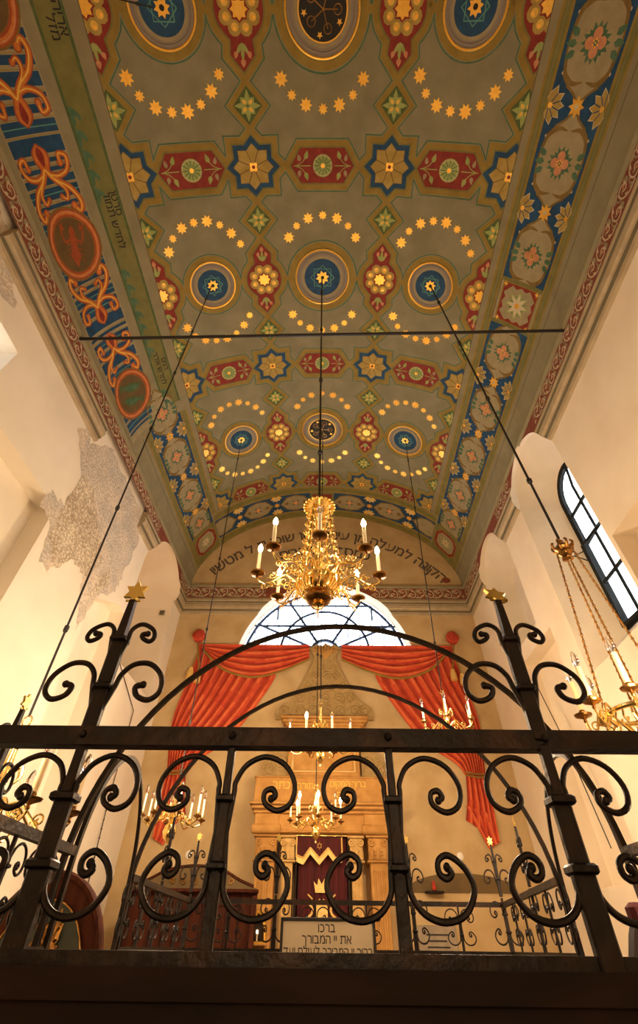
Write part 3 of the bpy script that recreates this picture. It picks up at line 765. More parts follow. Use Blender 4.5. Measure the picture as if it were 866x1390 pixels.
def cornice(name, fn, y0, y1, cuts, mould_runs=None, mitre=(0, 0)):
    m = M()
    for prof, k in ((fine(PROF_M), 'mould'), (fine(PROF_F), 'darkred')):
        for i in range(len(prof) - 1):
            (d0, z0), (d1, z1) = prof[i], prof[i + 1]; zm_ = (z0 + z1) / 2
            kk = k if not (k == 'mould' and (5.94 < zm_ < 5.965 or 6.09 < zm_ < 6.11 or 6.15 < zm_ < 6.17)) else 'line'
            if k == 'darkred' and not 6.30 < zm_ < 6.62: kk = 'strip'
            rr = [(y0, y1)] if (mould_runs is None or k != 'mould') else mould_runs
            for (ya, yb) in rr:
                A, B = runs(ya, yb, cuts, z0), runs(ya, yb, cuts, z1)
                if len(A) != len(B):
                    A = B = runs(ya, yb, cuts, (z0 + z1) / 2)
                    if not A: continue
                for (a0, a1), (b0, b1) in zip(A, B):
                    e = lambda v, d: v + (d * mitre[0] if abs(v - y0) < 1e-6 else 0) - (d * mitre[1] if abs(v - y1) < 1e-6 else 0)
                    m.add([fn(e(a0, d0), z0, d0), fn(e(a1, d0), z0, d0), fn(e(b1, d1), z1, d1), fn(e(b0, d1), z1, d1)], [(0, 1, 2, 3)], kk)
            if mould_runs and k == 'mould':
                for (ya, yb) in rr:
                    for yy in (ya, yb):
                        m.add([fn(yy, z0, 0), fn(yy, z0, d0), fn(yy, z1, d1), fn(yy, z1, 0)], [(0, 1, 2, 3)], 'mould')
    # scroll ornament on the frieze
    P = Paint(lambda s, z, off: fn(s, z, .099 - (z - 6.29) * .067 + off), lay=.0015, gs=None)
    y = y0 + .1; i = 0
    while y < y1 - .1:
        inside = all(abs(y + .16 - c_) > hw(6.32) + .16 for c_, hw in cuts)
        if inside:
            f = 1 if i % 2 == 0 else -1; zc = 6.46
            pth = smoothpath([(y - .16, zc - f * .13), (y - .02, zc - f * .12), (y + .08, zc - f * .02), (y + .07, zc + f * .10), (y - .02, zc + f * .12), (y - .07, zc + f * .05), (y - .03, zc + f * .0), (y + .015, zc + f * .04)], 3)
            P.stroke(pth, .024, 'cream', 1)
            P.stroke(smoothpath([(y + .08, zc - f * .02), (y + .14, zc + f * .04), (y + .12, zc + f * .13)], 3), .02, 'tan', 1)
            P.poly(leaf((y + .10, zc - f * .05), f * -1.0, .11, .05), 'tan', 2); P.poly(leaf((y + .0, zc - f * .12), f * 1.3, .09, .04), 'cream', 2)
            P.poly(leaf((y - .10, zc + f * .02), f * 1.9, .11, .05), 'tan', 1)
            P.circle((y - .025, zc + f * .06), .022, 'pink', 2, 8); P.poly(leaf((y - .1, zc - f * .13), f * .9, .08, .04), 'tan', 1); P.poly(leaf((y + .05, zc + f * .02), f * 2.4, .07, .03), 'tan', 2); P.poly(leaf((y + .15, zc - f * .13), 1.6 * f, .1, .045), 'cream', 1)
        y += .235; i += 1
    o = len(m.v)
    m.mats += [mm for mm in P.m.mats if mm not in m.mats]
    m.v += [tuple(v) for v in P.m.v]; m.f += [tuple(o + a for a in f) for f in P.m.f]; m.m += [m.mats.index(P.m.mats[j]) for j in P.m.m]
    m.build(name, smooth=False)['kind'] = 'structure'
cutsR = [(5.56, circhw(.86, 5.78)), (8.225, circhw(.825, 5.72))]
cutsL = [(8.79, circhw(1.05, 5.58))]
cutsB = [(LC, lambda z: sqrt(LR ** 2 - (z - LZ) ** 2))]
cornice('trim_1', lambda y, z, d: (WR(y) - d, y, z), YF, YB, cutsR, mitre=(0, 1))
cornice('trim_2', lambda y, z, d: (WL(y) + d, y, z), YF, YB, cutsL, mould_runs=[(YF, 1.0 - 1.0), (1.65, 4.78), (7.0, YB)], mitre=(0, 1))
cornice('trim_3', lambda x, z, d: (x, YB - d, z), xl, xr, cutsB, mitre=(1, 1))

# ------------------------------------------------------------------ windows
# half-round window in the far wall
YW = YB + .50
w1 = M(); gz = 4.73
w1.prism(arcpts(2.14, gz, 5.0), lambda x, z: (x, YW + .03, z), lambda x, z: (x, YW + .036, z), 'pane')
win1 = w1.build('window_1', smooth=False); win1['kind'] = 'structure'
ir = M()
ir.tube([(LC + 2.06 * cos(a), YW, gz + 2.06 * sin(a)) for a in [pi * (.04 + .92 * i / 40) for i in range(41)]], .040, 'frameblue', 6)
ir.tube([(LC + 1.12 * cos(a), YW, 5.12 + 1.12 * sin(a)) for a in [pi * i / 30 for i in range(31)]], .034, 'frameblue', 6)
ir.tube([(LC + .36 * cos(a), YW, 5.08 + .36 * sin(a)) for a in [pi * i / 16 for i in range(17)]], .045, 'frameblue', 6)
for a in (27, 58, 122, 153):
    q = math.radians(a); ir.tube([(LC + .36 * cos(q), YW, 5.08 + .36 * sin(q)), (LC + 2.02 * cos(q) * .98, YW, min(6.8, 5.0 + 1.95 * sin(q)))], .034, 'frameblue', 6)
ir.tube([(LC - 1.93, YW, 5.83), (LC + 1.95, YW, 5.83)], .032, 'frameblue', 6)
ir.tube([(LC - 1.25, YW, 6.42), (LC + 1.25, YW, 6.42)], .030, 'frameblue', 6)
for s_ in (-1, 1):
    ir.tube([(LC + s_ * 1.25, YW, 6.42), (LC + s_ * 1.25, YW, 6.0)], .028, 'frameblue', 6)
for i in range(13):
    x = LC - 1.8 + .3 * i; zt = gz + sqrt(max(.01, 2.06 ** 2 - (x - LC) ** 2)); ir.tube([(x, YW + .015, 5.0), (x, YW + .015, zt)], .013, 'frameblue', 5)
ir.build('window_bars', win1)
# tall window in the right wall
XW = lambda y: WR(y) + .50
w2 = M(); gl = archloop(4.98, 5.90, 3.12, 5.46, rise=.52)
w2.prism(gl, lambda y, z: (XW(y) + .03, y, z), lambda y, z: (XW(y) + .036, y, z), 'pane')
win2 = w2.build('window_2', smooth=False); win2['kind'] = 'structure'
def pathY(L, d=0): return [(XW(y) + d, y, z) for y, z in L]
fr = M(); fr.tube(pathY(archloop(5.0, 5.88, 3.14, 5.46, rise=.50)), .045, 'frameblack', 4, closed=True, flat=(1, .8))
fr.tube(pathY([(5.45, 4.6), (5.45, 5.55), (5.40, 5.75), (5.36, 5.94)]), .026, 'frameblack', 6); fr.tube(pathY([(5.0, 5.19), (5.88, 5.19)]), .028, 'frameblack', 6)
fr.build('window_frame', win2)
cs = M(); cs.tube(pathY(rectloop(5.03, 5.85, 3.17, 4.56), -.045), .042, 'frameblack', 4, closed=True)
cs.tube(pathY([(5.45, 3.17), (5.45, 4.56)], -.045), .026, 'frameblack', 6); cs.tube(pathY([(5.03, 3.86), (5.85, 3.86)], -.045), .028, 'frameblack', 6)
cs.build('window_sash', win2)
st = M(); st.tube([(XW(5.9) - .05, 5.9, 4.3), (XW(5.9) - .24, 5.93, 4.42), (XW(5.9) - .05, 5.9, 4.5)], .010, 'frameblack', 6)
st.build('window_stay', win2)
w3 = M(); w3.prism(rectloop(.8, 2.76, 4.75, 5.23), lambda y, z: (WL(y) - .52, y, z), lambda y, z: (WL(y) - .526, y, z), 'pane')
win3 = w3.build('window_3', smooth=False); win3['kind'] = 'structure'
f3 = M(); f3.tube([(WL(y) - .49, y, z) for y, z in rectloop(.83, 2.73, 4.78, 5.2)], .03, 'frameblack', 4, closed=True)
f3.tube([(WL(1.68) - .49, 1.68, 4.78), (WL(1.68) - .49, 1.68, 5.2)], .015, 'frameblack', 6); f3.build('window_frame', win3)

# pull cords on the side walls
cd = M(); cd.tube([(WR(8.1) - .03, 8.1, 3.2), (WR(7.8) - .03, 7.82, 2.34), (WR(7.6) - .02, 7.56, .94)], .008, 'rod', 5)
tag(cd.build('pull_cord'), 'thin dark cord hanging down the right wall beneath the tall window', 'cord')
cd = M(); P = [(WL(7.9) + .03, 7.93, 3.63), (WL(9.3) + .03, 9.25, 3.15), (WL(9.3) + .03, 9.29, 1.7), (WL(9.4) + .03, 9.42, .62)]
cd.tube(P, .008, 'rod', 5)
for i in range(9): cd.sphere(tuple(Vector(P[2]).lerp(Vector(P[3]), i / 9)), .014, 'rod', 6)
tag(cd.build('pull_cord'), 'thin beaded cord hanging on the pale left wall near the drapery', 'cord')
# small vent tile in the recess on the left and plates on the far wall
vt = M(); vy = 9.28; vx = WL(vy) - .2
vt.box((vx + .02, 9.80, 5.55), (.12, .02, .12), 'tan'); 
for i in range(4): vt.box((vx + .02, 9.787, 5.51 + i * .027), (.10, .01, .008), 'ink')
tag(vt.build('vent_grille'), 'small square vent grille high in the left window recess', 'vent')
for x, z, lb in ((2.49, 1.16, 'small white round wall plate to the right of the stone ark'), (-2.36, 1.14, 'small white round wall plate to the left of the stone ark')):
    d_ = M(); d_.lathe([(0.0001, -.0), (.055, 0), (.06, .012), (.045, .025), (.0001, .028)], (0, 0, 0), 'white', 16)
    d_.v = [(x + v[0], YB - v[2], z + v[1]) for v in d_.v]; tag(d_.build('wall_plate'), lb, 'wall plate', 'round wall plates')

# iron tie rod across the hall
tr = M(); tr.tube([(WL(3.3) + .01, 3.30, 6.60), (WR(3.15) - .01, 3.15, 6.62)], .024, 'rod', 6)
tag(tr.build('tie_rod'), 'long dark iron tie rod spanning the hall below the painted vault', 'tie rod')

# ------------------------------------------------------------------ drapery painted / modelled on the far wall
def lerp_curve(C, u):
    n = len(C) - 1; x = u * n; i = min(n - 1, int(x)); f = x - i
    return (C[i][0] + (C[i + 1][0] - C[i][0]) * f, C[i][1] + (C[i + 1][1] - C[i][1]) * f)
def drape_grid(m, A, B, nu, nv, y0, amp, waves, seed, colors=True, ph=0.):
    # A and B: edge curves run along the folds; u across the folds, v along
    A = smoothpath(A, 5); B = smoothpath(B, 5); rnd = random.Random(seed)
    phs = [rnd.uniform(0, 6.28) for _ in range(4)]
    vs = []; 
    def h(u): return .5 + .5 * sin(2 * pi * waves * u + phs[0] + 1.3 * sin(5 * u + phs[1]))
    for j in range(nv + 1):
        for i in range(nu + 1):
            u, v = i / nu, j / nv; a, b = lerp_curve(A, v), lerp_curve(B, v)
            x, z = a[0] + (b[0] - a[0]) * u, a[1] + (b[1] - a[1]) * u
            vs.append((x, y0 - .012 - amp * h(u), z))
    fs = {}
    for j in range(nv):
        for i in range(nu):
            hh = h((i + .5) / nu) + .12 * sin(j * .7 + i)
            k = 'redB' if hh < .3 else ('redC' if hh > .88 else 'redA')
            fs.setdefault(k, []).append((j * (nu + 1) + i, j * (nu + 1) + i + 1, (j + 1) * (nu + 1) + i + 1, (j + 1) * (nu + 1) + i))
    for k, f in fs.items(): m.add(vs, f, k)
mx = lambda L, s_: [((x if s_ > 0 else .09 * 2 - x), z) for x, z in L]
for sg, nm in ((1, 'right'), (-1, 'left')):
    t_ = thing('drapery', (mx([(3.0, 0)], sg)[0][0], YB, 1.25),
               'red drapery on the far wall, the one hanging %s of the half-round window' % nm, 'drapery', 'red draperies framing the far window')
    leg = M()
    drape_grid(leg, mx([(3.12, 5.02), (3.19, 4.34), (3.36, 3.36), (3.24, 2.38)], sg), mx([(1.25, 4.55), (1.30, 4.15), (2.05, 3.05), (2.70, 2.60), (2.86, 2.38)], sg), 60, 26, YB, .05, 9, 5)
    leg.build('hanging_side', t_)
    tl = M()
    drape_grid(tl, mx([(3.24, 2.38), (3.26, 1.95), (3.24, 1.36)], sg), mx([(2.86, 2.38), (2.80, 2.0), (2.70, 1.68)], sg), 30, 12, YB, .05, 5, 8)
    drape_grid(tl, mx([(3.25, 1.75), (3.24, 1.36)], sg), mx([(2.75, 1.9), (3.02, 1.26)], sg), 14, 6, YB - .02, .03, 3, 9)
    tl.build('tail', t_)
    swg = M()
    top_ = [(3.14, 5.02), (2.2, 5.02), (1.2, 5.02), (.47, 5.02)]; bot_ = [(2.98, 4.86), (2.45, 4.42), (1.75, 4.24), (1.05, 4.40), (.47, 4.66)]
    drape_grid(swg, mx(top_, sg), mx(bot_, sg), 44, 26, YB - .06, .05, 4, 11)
    swg.build('swag', t_)
    gb = M(); gb.tube([(x, YB - .13, z) for x, z in mx([(p[0], p[1]) for p in smoothpath(bot_, 5)], sg)], .022, 'ochre', 6)
    gb.build('hem_braid', t_)
    kn = M(); kx = mx([(3.16, 5.2)], sg)[0][0]
    kn.lathe([(.0001, -.16), (.08, -.13), (.145, -.04), (.15, .05), (.09, .14), (.0001, .17)], (kx, YB - .10, 5.22), 'redB', 14)
    for i in range(5): kn.tube([(kx + .13 * cos(a), YB - .13 - .04 * sin(i), 5.22 + .13 * sin(a) * .9) for a in [pi * 2 * j / 12 + i for j in range(9)]], .022, 'redA', 5)
    kn.build('knot', t_)
    ts = M(); tx = kx - sg * .08
    ts.tube([(kx, YB - .12, 5.05), (tx - sg * .02, YB - .16, 4.7), (tx - sg * .1, YB - .16, 4.35)], .016, 'ochre', 6)
    for d, l in ((-.09, 4.3), (.1, 4.2)):
        ts.tube([(tx, YB - .14, 4.8), (tx + d * .6, YB - .16, 4.55), (tx + d, YB - .16, l + .12)], .014, 'ochre', 6)
        ts.lathe([(.0001, .16), (.05, .13), (.05, .09), (.07, .04), (.075, -.1), (.0001, -.1)], (tx + d, YB - .16, l), 'fringe', 10)
    ts.build('tassel', t_)
    bn = M(); bx = mx([(2.85, 2.4), (3.25, 2.36)], sg)
    for dz in (0, .05): bn.tube([(bx[0][0], YB - .05, bx[0][1] + dz), ((bx[0][0] + bx[1][0]) / 2, YB - .1, bx[0][1] - .05 + dz), (bx[1][0], YB - .05, bx[1][1] + dz)], .014, 'ochre', 6)
    bn.build('tie_band', t_)

# ------------------------------------------------------------------ the ark (stone aedicule on the far wall)
AX = .03
ark = thing('torah_ark', (AX, YB, ZF), 'carved sandstone ark with pilasters and scrolled top on the far wall', 'ark')
def slab(name, x0, x1, z0, z1, d, k, b=.01, parent=ark, mats=None):
    m = M(); m.bbox(((x0 + x1) / 2, YB - d / 2, (z0 + z1) / 2), (x1 - x0, d, z1 - z0), k, b); return m
base = slab('', -1.3, 1.3, ZF, -.55, .50, 'stone'); base.bbox((AX, YB - .28, -.52), (2.7, .56, .07), 'stone', .02); base.build('plinth', ark)
def spiral(cx, cz, r0, turns, hand=1, a0=0., n=26, rend=.15):
    return [(cx + hand * r0 * (1 - (1 - rend) * i / n) * cos(a0 + 2 * pi * turns * i / n), cz + r0 * (1 - (1 - rend) * i / n) * sin(a0 + 2 * pi * turns * i / n)) for i in range(n + 1)]
for x0, x1, k, d, nm in ((-1.17, -.74, 'stone', .42, 'pilaster'), (-.71, -.43, 'stoneL', .36, 'inner_pilaster'), (.48, .76, 'stoneL', .36, 'inner_pilaster'), (.80, 1.18, 'stone', .42, 'pilaster')):
    m = slab('', x0 + .05, x1 - .05, -.5, 1.04, d - .04, k)
    w = x1 - x0
    for i in range(3): m.tube([(x0 + w * (.3 + .2 * i), YB - d + .035, -.4), (x0 + w * (.3 + .2 * i), YB - d + .035, .92)], .018, k, 6)
    m.bbox(((x0 + x1) / 2, YB - d / 2, 1.035), (w, d, .035), k, .01)
    p = m.build(nm, ark)
    cp = M(); cp.bbox(((x0 + x1) / 2, YB - d / 2, 1.20), (w - .06, d - .03, .30), k, .01); cp.bbox(((x0 + x1) / 2, YB - d / 2 - .01, 1.37), (w + .02, d + .02, .04), k, .01)
    yf = YB - d - .0
    for s_ in (-1, 1):
        cp.tube([(x, yf, z) for x, z in spiral((x0 + x1) / 2 + s_ * w * .30, 1.29, .055, 1.4, s_, a0=pi)], .016, k, 6)
        cp.tube([(x, yf, z) for x, z in spiral((x0 + x1) / 2 + s_ * w * .17, 1.14, .06, 1.2, s_, a0=-pi / 2)], .015, k, 6)
    for s_ in (-.3, 0, .3):
        cp.tube([((x0 + x1) / 2 + s_ * w, yf + .01, 1.06), ((x0 + x1) / 2 + s_ * w, yf - .01, 1.16), ((x0 + x1) / 2 + s_ * w * 1.1, yf - .03, 1.22)], [.03, .03, .008], k, 6, flat=(.6, 1.2))
    cp.build('capital', p)
en = M(); en.bbox((AX, YB - .21, 1.58), (2.42, .42, .36), 'stone', .01)
for x in (-.97, .99): en.bbox((x, YB - .235, 1.58), (.44, .47, .36), 'stone', .02)
for x in (-.97, .99):   # rounded side blocks of the frieze
    en.tube([(x - .24, YB - .44, 1.46), (x + .24, YB - .44, 1.46)], .075, 'stone', 12)
    for s_ in (-1, 1): en.tube([(x + s_ * .245, YB - .44 + .05 * cos(a), 1.46 + .05 * sin(a)) for a in [2 * pi * i / 12 for i in range(12)]], .014, 'stone', 5, closed=True)
for z, d, w, h in ((1.425, .46, 2.45, .04), (1.70, .50, 2.5, .05), (1.76, .56, 2.58, .05), (1.815, .60, 2.64, .045)): en.bbox((AX, YB - d / 2, z), (w, d, h), 'stone', .012)
en.build('entablature', ark)
tb = M(); tb.bbox((AX, YB - .16, 2.06), (2.56, .32, .44), 'stone', .01)
for z in (1.86, 2.27): tb.bbox((AX, YB - .175, z), (2.6, .35, .03), 'stone', .008)
tb_o = tb.build('inscription_tablet', ark)
for wd_, sz_, px_, pz_ in (('כתר', .20, -.75, 2.08), ('תורה', .16, -.30, 2.08), ('ברוך', .15, .72, 2.12), ('המקום', .15, .36, 2.12), ('שנת', .15, .42, 1.95)):
    tt_ = Paint(lambda s, z, off: (s, YB - .322 - off, z), lay=.002, gs=None); tt_.text(heb(wd_), sz_, (px_, pz_), 0, 'yellow', 1)
    tt_.m.build('gold_word', tb_o, smooth=False)
pn = M(); pn.bbox((.05, YB - .13, 2.72), (1.42, .26, .86), 'stone', .015)
for x0, x1, z0, z1 in ((-.56, .66, 3.04, 3.08), (-.56, .66, 2.36, 2.40), (-.58, -.54, 2.36, 3.08), (.64, .68, 2.36, 3.08)): pn.bbox(((x0 + x1) / 2, YB - .27, (z0 + z1) / 2), (x1 - x0, .04, z1 - z0), 'stoneL', .008)
pn.build('upper_panel', ark)
for s_, cx in ((-1, -.66), (1, .80)):
    m = M(); poly = [(0, 2.29), (.50, 2.29), (.50, 2.55), (.38, 2.62), (.28, 2.8), (.22, 3.05), (.12, 3.15), (0, 3.15)]
    m.prism([(cx + s_ * x, z) for x, z in poly], lambda x, z: (x, YB - .01, z), lambda x, z: (x, YB - .14, z), 'stoneD')
    for (a, b, r, h) in ((.36, 2.45, .13, 1), (.14, 2.55, .11, -1), (.12, 2.85, .11, 1)): m.tube([(x, YB - .15, z) for x, z in spiral(cx + s_ * a, b, r, 1.6, s_ * h)], .024, 'stoneD', 6)
    m.build('side_volute', ark)
mo = M()
for z, w, d in ((3.17, 1.5, .28), (3.22, 1.62, .32), (3.28, 1.74, .36), (3.34, 1.82, .38)): mo.bbox((.07, YB - d / 2, z), (w, d, .055), 'stone', .015)
mo.build('upper_cornice', ark)
cr = M(); out = [(-.97, 3.38), (1.11, 3.38), (1.11, 3.56), (1.0, 3.66), (.80, 3.78), (.66, 4.0), (.5, 4.3), (.36, 4.6), (.34, 4.72), (.43, 4.96), (.30, 5.05), (.20, 5.0), (.1, 5.08), (0, 5.0), (-.12, 5.05), (-.28, 4.96), (-.18, 4.72), (-.2, 4.6), (-.34, 4.3), (-.5, 4.0), (-.64, 3.78), (-.84, 3.66), (-.97, 3.56)]
cr.prism(out, lambda x, z: (x, YB - .005, z), lambda x, z: (x, YB - .09, z), 'stoneD')
rnd = random.Random(5)
for z, xs, r in ((3.54, (-.78, -.48, -.18, .12, .42, .72, .95), .13), (3.80, (-.46, -.18, .10, .38, .62), .12), (4.06, (-.30, -.04, .22, .46), .11), (4.28, (-.12, .12, .32), .10), (4.46, (-.02, .2), .08)):
    for i, x in enumerate(xs): cr.tube([(a, YB - .10, b) for a, b in spiral(x, z, r, 1.5, 1 if i % 2 else -1, a0=rnd.uniform(0, 6))], .022, 'stoneD', 5)
for i in range(7):
    a = pi * (.22 + .56 * i / 6); cr.tube([(.08, YB - .09, 4.70), (.08 + .2 * cos(a), YB - .15, 4.85), (.08 + .36 * cos(a), YB - .11, 4.72 + .30 * sin(a))], [.02, .035, .03], 'stone', 6)
cr.build('carved_pediment', ark)
# recess, curtain and valance
rc = M()
rc.box((.03, YB - .04, .42), (.94, .06, 1.98), 'velvet')
for s_ in (-.42, .48): rc.bbox((s_, YB - .16, .42), (.03, .3, 1.98), 'dwood', .005)
rc.build('recess_lining', ark)
rodm = M(); rodm.tube([(-.46, YB - .33, 1.385), (.54, YB - .33, 1.385)], .014, 'brass', 8)
for x in (-.46, .54): rodm.sphere((x, YB - .33, 1.385), .022, 'brass', 8)
rod_o = rodm.build('curtain_rod', ark)
cu = M(); vs = []; nu, nv = 60, 8
for j in range(nv + 1):
    for i in range(nu + 1):
        u, v = i / nu, j / nv; vs.append((-.38 + .83 * u, YB - .25 + .022 * sin(u * 46) * (.4 + .6 * v), 1.36 - 1.9 * v))
cu.add(vs, [(j * (nu + 1) + i, j * (nu + 1) + i + 1, (j + 1) * (nu + 1) + i + 1, (j + 1) * (nu + 1) + i) for j in range(nv) for i in range(nu)], 'velvet')
curtain = cu.build('ark_curtain', norm=False)
tag(curtain, 'dark red velvet curtain with gold emblems hanging inside the stone ark', 'curtain')
em = M(); ey = YB - .285
crown = [(-.14, 0), (.14, 0), (.18, .16), (.10, .10), (.07, .2), (0, .12), (-.07, .2), (-.10, .10), (-.18, .16)]
em.prism([(.02 + x * .75, .64 + z * .9) for x, z in crown], lambda x, z: (x, ey, z), lambda x, z: (x, ey - .01, z), 'fringe')
em.prism([(.02 + x, .24 + z) for x, z in ((-.10, 0), (.10, 0), (.10, .22), (.07, .30), (.03, .33), (0, .28), (-.03, .33), (-.07, .30), (-.10, .22))], lambda x, z: (x, ey, z), lambda x, z: (x, ey - .01, z), 'fringe')
for s_ in (-1, 1):
    em.tube([(.02 + s_ * x, ey, z) for x, z in smoothpath([(.13, .18), (.22, .22), (.24, .32), (.17, .38), (.15, .44), (.20, .50)], 4)], .02, 'fringe', 6)
    em.tube([(.02 + s_ * x, ey, z) for x, z in smoothpath([(.15, .12), (.21, .14), (.25, .08)], 4)], .015, 'fringe', 6)
    em.tube([(.02 + s_ * .23, ey, .62), (.02 + s_ * .15, ey, .56)], .012, 'fringe', 5)
for i in range(6): em.tube([(-.14 + .06 * i, ey, .02), (-.14 + .06 * i, ey, .1), (-.12 + .06 * i, ey, .12)], .009, 'fringe', 5)
em.build('gold_emblem', curtain)
va = M(); zig = [(-.42, 1.36), (.37, 1.36), (.37, 1.10), (.26, 1.06), (.13, 1.20), (-.02, 1.06), (-.18, 1.20), (-.30, 1.06), (-.42, 1.10)]
va.prism(zig, lambda x, z: (x, YB - .345, z), lambda x, z: (x, YB - .36, z), 'velvet')
va_o = va.build('valance'); tag(va_o, 'red velvet valance with zigzag gold fringe above the ark curtain', 'valance')
fg = M(); e = zig[2:] ; 
for a, b in zip(e[:-1], e[1:]):
    fg.add([(a[0], YB - .366, a[1] + .02), (b[0], YB - .366, b[1] + .02), (b[0], YB - .366, b[1] - .075), (a[0], YB - .366, a[1] - .075)], [(0, 1, 2, 3)], 'fringe')
    fg.tube([(a[0], YB - .368, a[1] + .015), (b[0], YB - .368, b[1] + .015)], .012, 'fringe', 5)
for x in (-.42, .37): fg.tube([(x, YB - .362, 1.36), (x, YB - .362, 1.08)], .012, 'fringe', 5)
for a0 in (0, pi): fg.tube([(-.02 + .045 * cos(a0 + pi / 2 + 2 * pi * i / 3), YB - .366, 1.24 + .05 * sin(a0 + pi / 2 + 2 * pi * i / 3)) for i in range(3)], .006, 'fringe', 5, closed=True)
fg.build('gold_fringe', va_o, norm=False)

# gilt-framed candle lamp left of the ark, stone plaque, timber arches and pews
lp = thing('wall_lamp', (-.98, 9.95, .04), 'small gilt-framed lamp glowing left of the ark curtain', 'lamp')
m = M(); fo = [(-.12, 0), (.12, 0), (.11, .20), (.06, .26), (.03, .34), (-.03, .34), (-.06, .26), (-.11, .20)]
for i in range(8):
    a, b = fo[i], fo[(i + 1) % 8]; m.tube([(-.98 + a[0], 9.95, .05 + a[1]), (-.98 + b[0], 9.95, .05 + b[1])], .018, 'gold', 6)
m.build('gilt_frame', lp)
m = M(); m.prism([(x * .95, z * .97) for x, z in fo], lambda x, z: (-.98 + x, 9.99, .05 + z), lambda x, z: (-.98 + x, 9.975, .05 + z), 'dwood'); m.bbox((-.98, 9.96, .03), (.30, .12, .03), 'stone', .01)
m.build('back_plate', lp)
m = M(); m.sphere((-.98, 9.93, .17), .016, 'sconcebulb', 8, 1.5); m.build('bulb', lp); m = M(); m.lathe([(.012, 0), (.012, .08)], (-.98, 9.93, .07), 'candle', 8); m.build('candle', lp)
pq = M(); pq.bbox((1.90, YB - .025, -.02), (.62, .04, .60), 'plaque', .01)
pqo = pq.build('stone_plaque'); tag(pqo, 'grey stone memorial plaque low on the far wall right of the ark', 'plaque')
pt = Paint(lambda s, z, off: (s, YB - .046 - off, z), lay=.001, gs=None)
for i in range(4): pt.quad(1.72 + .03 * (i % 2), 2.08 - .04 * (i % 2), .16 - .07 * i, .18 - .07 * i, 'ink', 1)
pt.m.build('engraved_lines', pqo, smooth=False)
m = M(); arc = [(1.52, .68)] + [(3.34, .68)] + [(2.43 + .93 * cos(a), .70 + .23 * sin(a)) for a in [pi * i / 20 for i in range(21)]]
m.prism(arc, lambda x, z: (x, YB - .002, z), lambda x, z: (x, YB - .03, z), 'olive')
tag(m.build('arched_panel'), 'low dark olive arched panel on the far wall beneath the right drapery', 'panel')
m = M(); m.lathe([(.0001, 0), (.035, .01), (.04, .06), (.022, .09), (.026, .12), (.0001, .13)], (1.93, YB - .12, .69), 'redB', 12); tag(m.build('memorial_candle'), 'small red glass candle standing before the right arched panel', 'candle')
m = M(); m.bbox((1.93, YB - .09, .675), (.30, .18, .03), 'dwood', .006); tag(m.build('wall_shelf'), 'narrow dark shelf under the red candle right of the ark', 'shelf')

pw_ = thing('high_backed_pew', (-2.05, 9.7, ZF), 'reddish mahogany high-backed pew with arched olive crest left of the ark', 'pew')
m = M(); m.bbox((-2.07, 9.9, -.32), (1.98, .06, 1.84), 'wood', .01)
for i in range(11): m.bbox((-3.0 + .186 * i, 9.86, -.32), (.016, .03, 1.84), 'dwood', .004)
m.bbox((-2.07, 9.85, .60), (2.04, .16, .05), 'wood', .015); m.build('panelled_back', pw_)
m = M(); arc = [(-3.10, .62), (-1.04, .62)] + smoothpath([(-1.06, .63), (-1.35, .72), (-1.65, .84), (-2.07, .89), (-2.5, .84), (-2.8, .72), (-3.08, .64)], 4)[1:-1]
arc = [(p[0], p[1]) for p in arc]
m.prism(arc, lambda x, z: (x, 9.93, z), lambda x, z: (x, 9.87, z), 'olive')
m.tube([(p[0], 9.87, p[1] + .01) for p in arc[2:]], .02, 'wood', 6)
cr_o = m.build('arched_crest', pw_)
for s_ in (-1, 1):
    m = M()
    for a, r in ((.12, .07), (.3, .055), (.46, .04)): m.tube([(x, 9.855, z) for x, z in spiral(-1.95 + s_ * a, .71, r, 1.3, s_)], .012, 'dbrass', 6)
    m.build('gilt_scroll', cr_o)
m = M(); m.bbox((-2.07, 9.68, -.78), (1.98, .5, .05), 'wood', .01); m.bbox((-2.07, 9.46, -1.02), (1.98, .04, .44), 'wood', .01); m.build('seat', pw_)
for x in (-3.04, -1.10):
    m = M(); m.prism([(9.45, ZF), (9.93, ZF), (9.93, .6), (9.8, .55), (9.72, -.3), (9.5, -.45), (9.45, -.5)], lambda y, z: (x - .03, y, z), lambda y, z: (x + .03, y, z), 'wood'); m.build('side_panel', pw_)

pw_.location = pw_.location + Vector((.09, -.42, 0))

# carved round-topped seat at the left
ch = thing('carved_seat', (-2.38, 5.5, ZF), 'dark round-topped wooden seat with gilt carved leaves behind the left iron post', 'seat')
def arch(cx, hw, z0, zs, rise, n=20): return [(cx - hw, z0), (cx + hw, z0)] + [(cx + hw * cos(pi * i / n), zs + rise * sin(pi * i / n)) for i in range(n + 1)]
m = M(); m.prism(arch(-2.38, .56, ZF, -.25, .72), lambda x, z: (x, 5.56, z), lambda x, z: (x, 5.48, z), 'wood'); 
m.tube([(x, 5.47, z) for x, z in arch(-2.38, .54, -.8, -.25, .70)[2:]], .03, 'wood', 6); m.build('backrest', ch)
m = M(); m.prism(arch(-2.38, .40, -.75, -.27, .54), lambda x, z: (x, 5.475, z), lambda x, z: (x, 5.465, z), 'dolive'); m.build('painted_panel', ch)
m = M(); m.tube([(x, 5.46, z) for x, z in arch(-2.38, .41, -.75, -.27, .55)], .011, 'dbrass', 6, closed=True); m.build('gilt_border', ch)
m = M()
for i in range(16):
    a = 2 * pi * i / 16 + .2; l = .11 + .05 * (i % 3)
    m.tube([(-2.32, 5.45, -.02), (-2.32 + l * .6 * cos(a), 5.42, -.02 + l * .75 * sin(a)), (-2.32 + l * cos(a + .3), 5.45, -.02 + l * 1.2 * sin(a + .3))], [.02, .035, .008], 'dbrass', 6, flat=(.5, 1))
m.build('carved_leaves', ch)
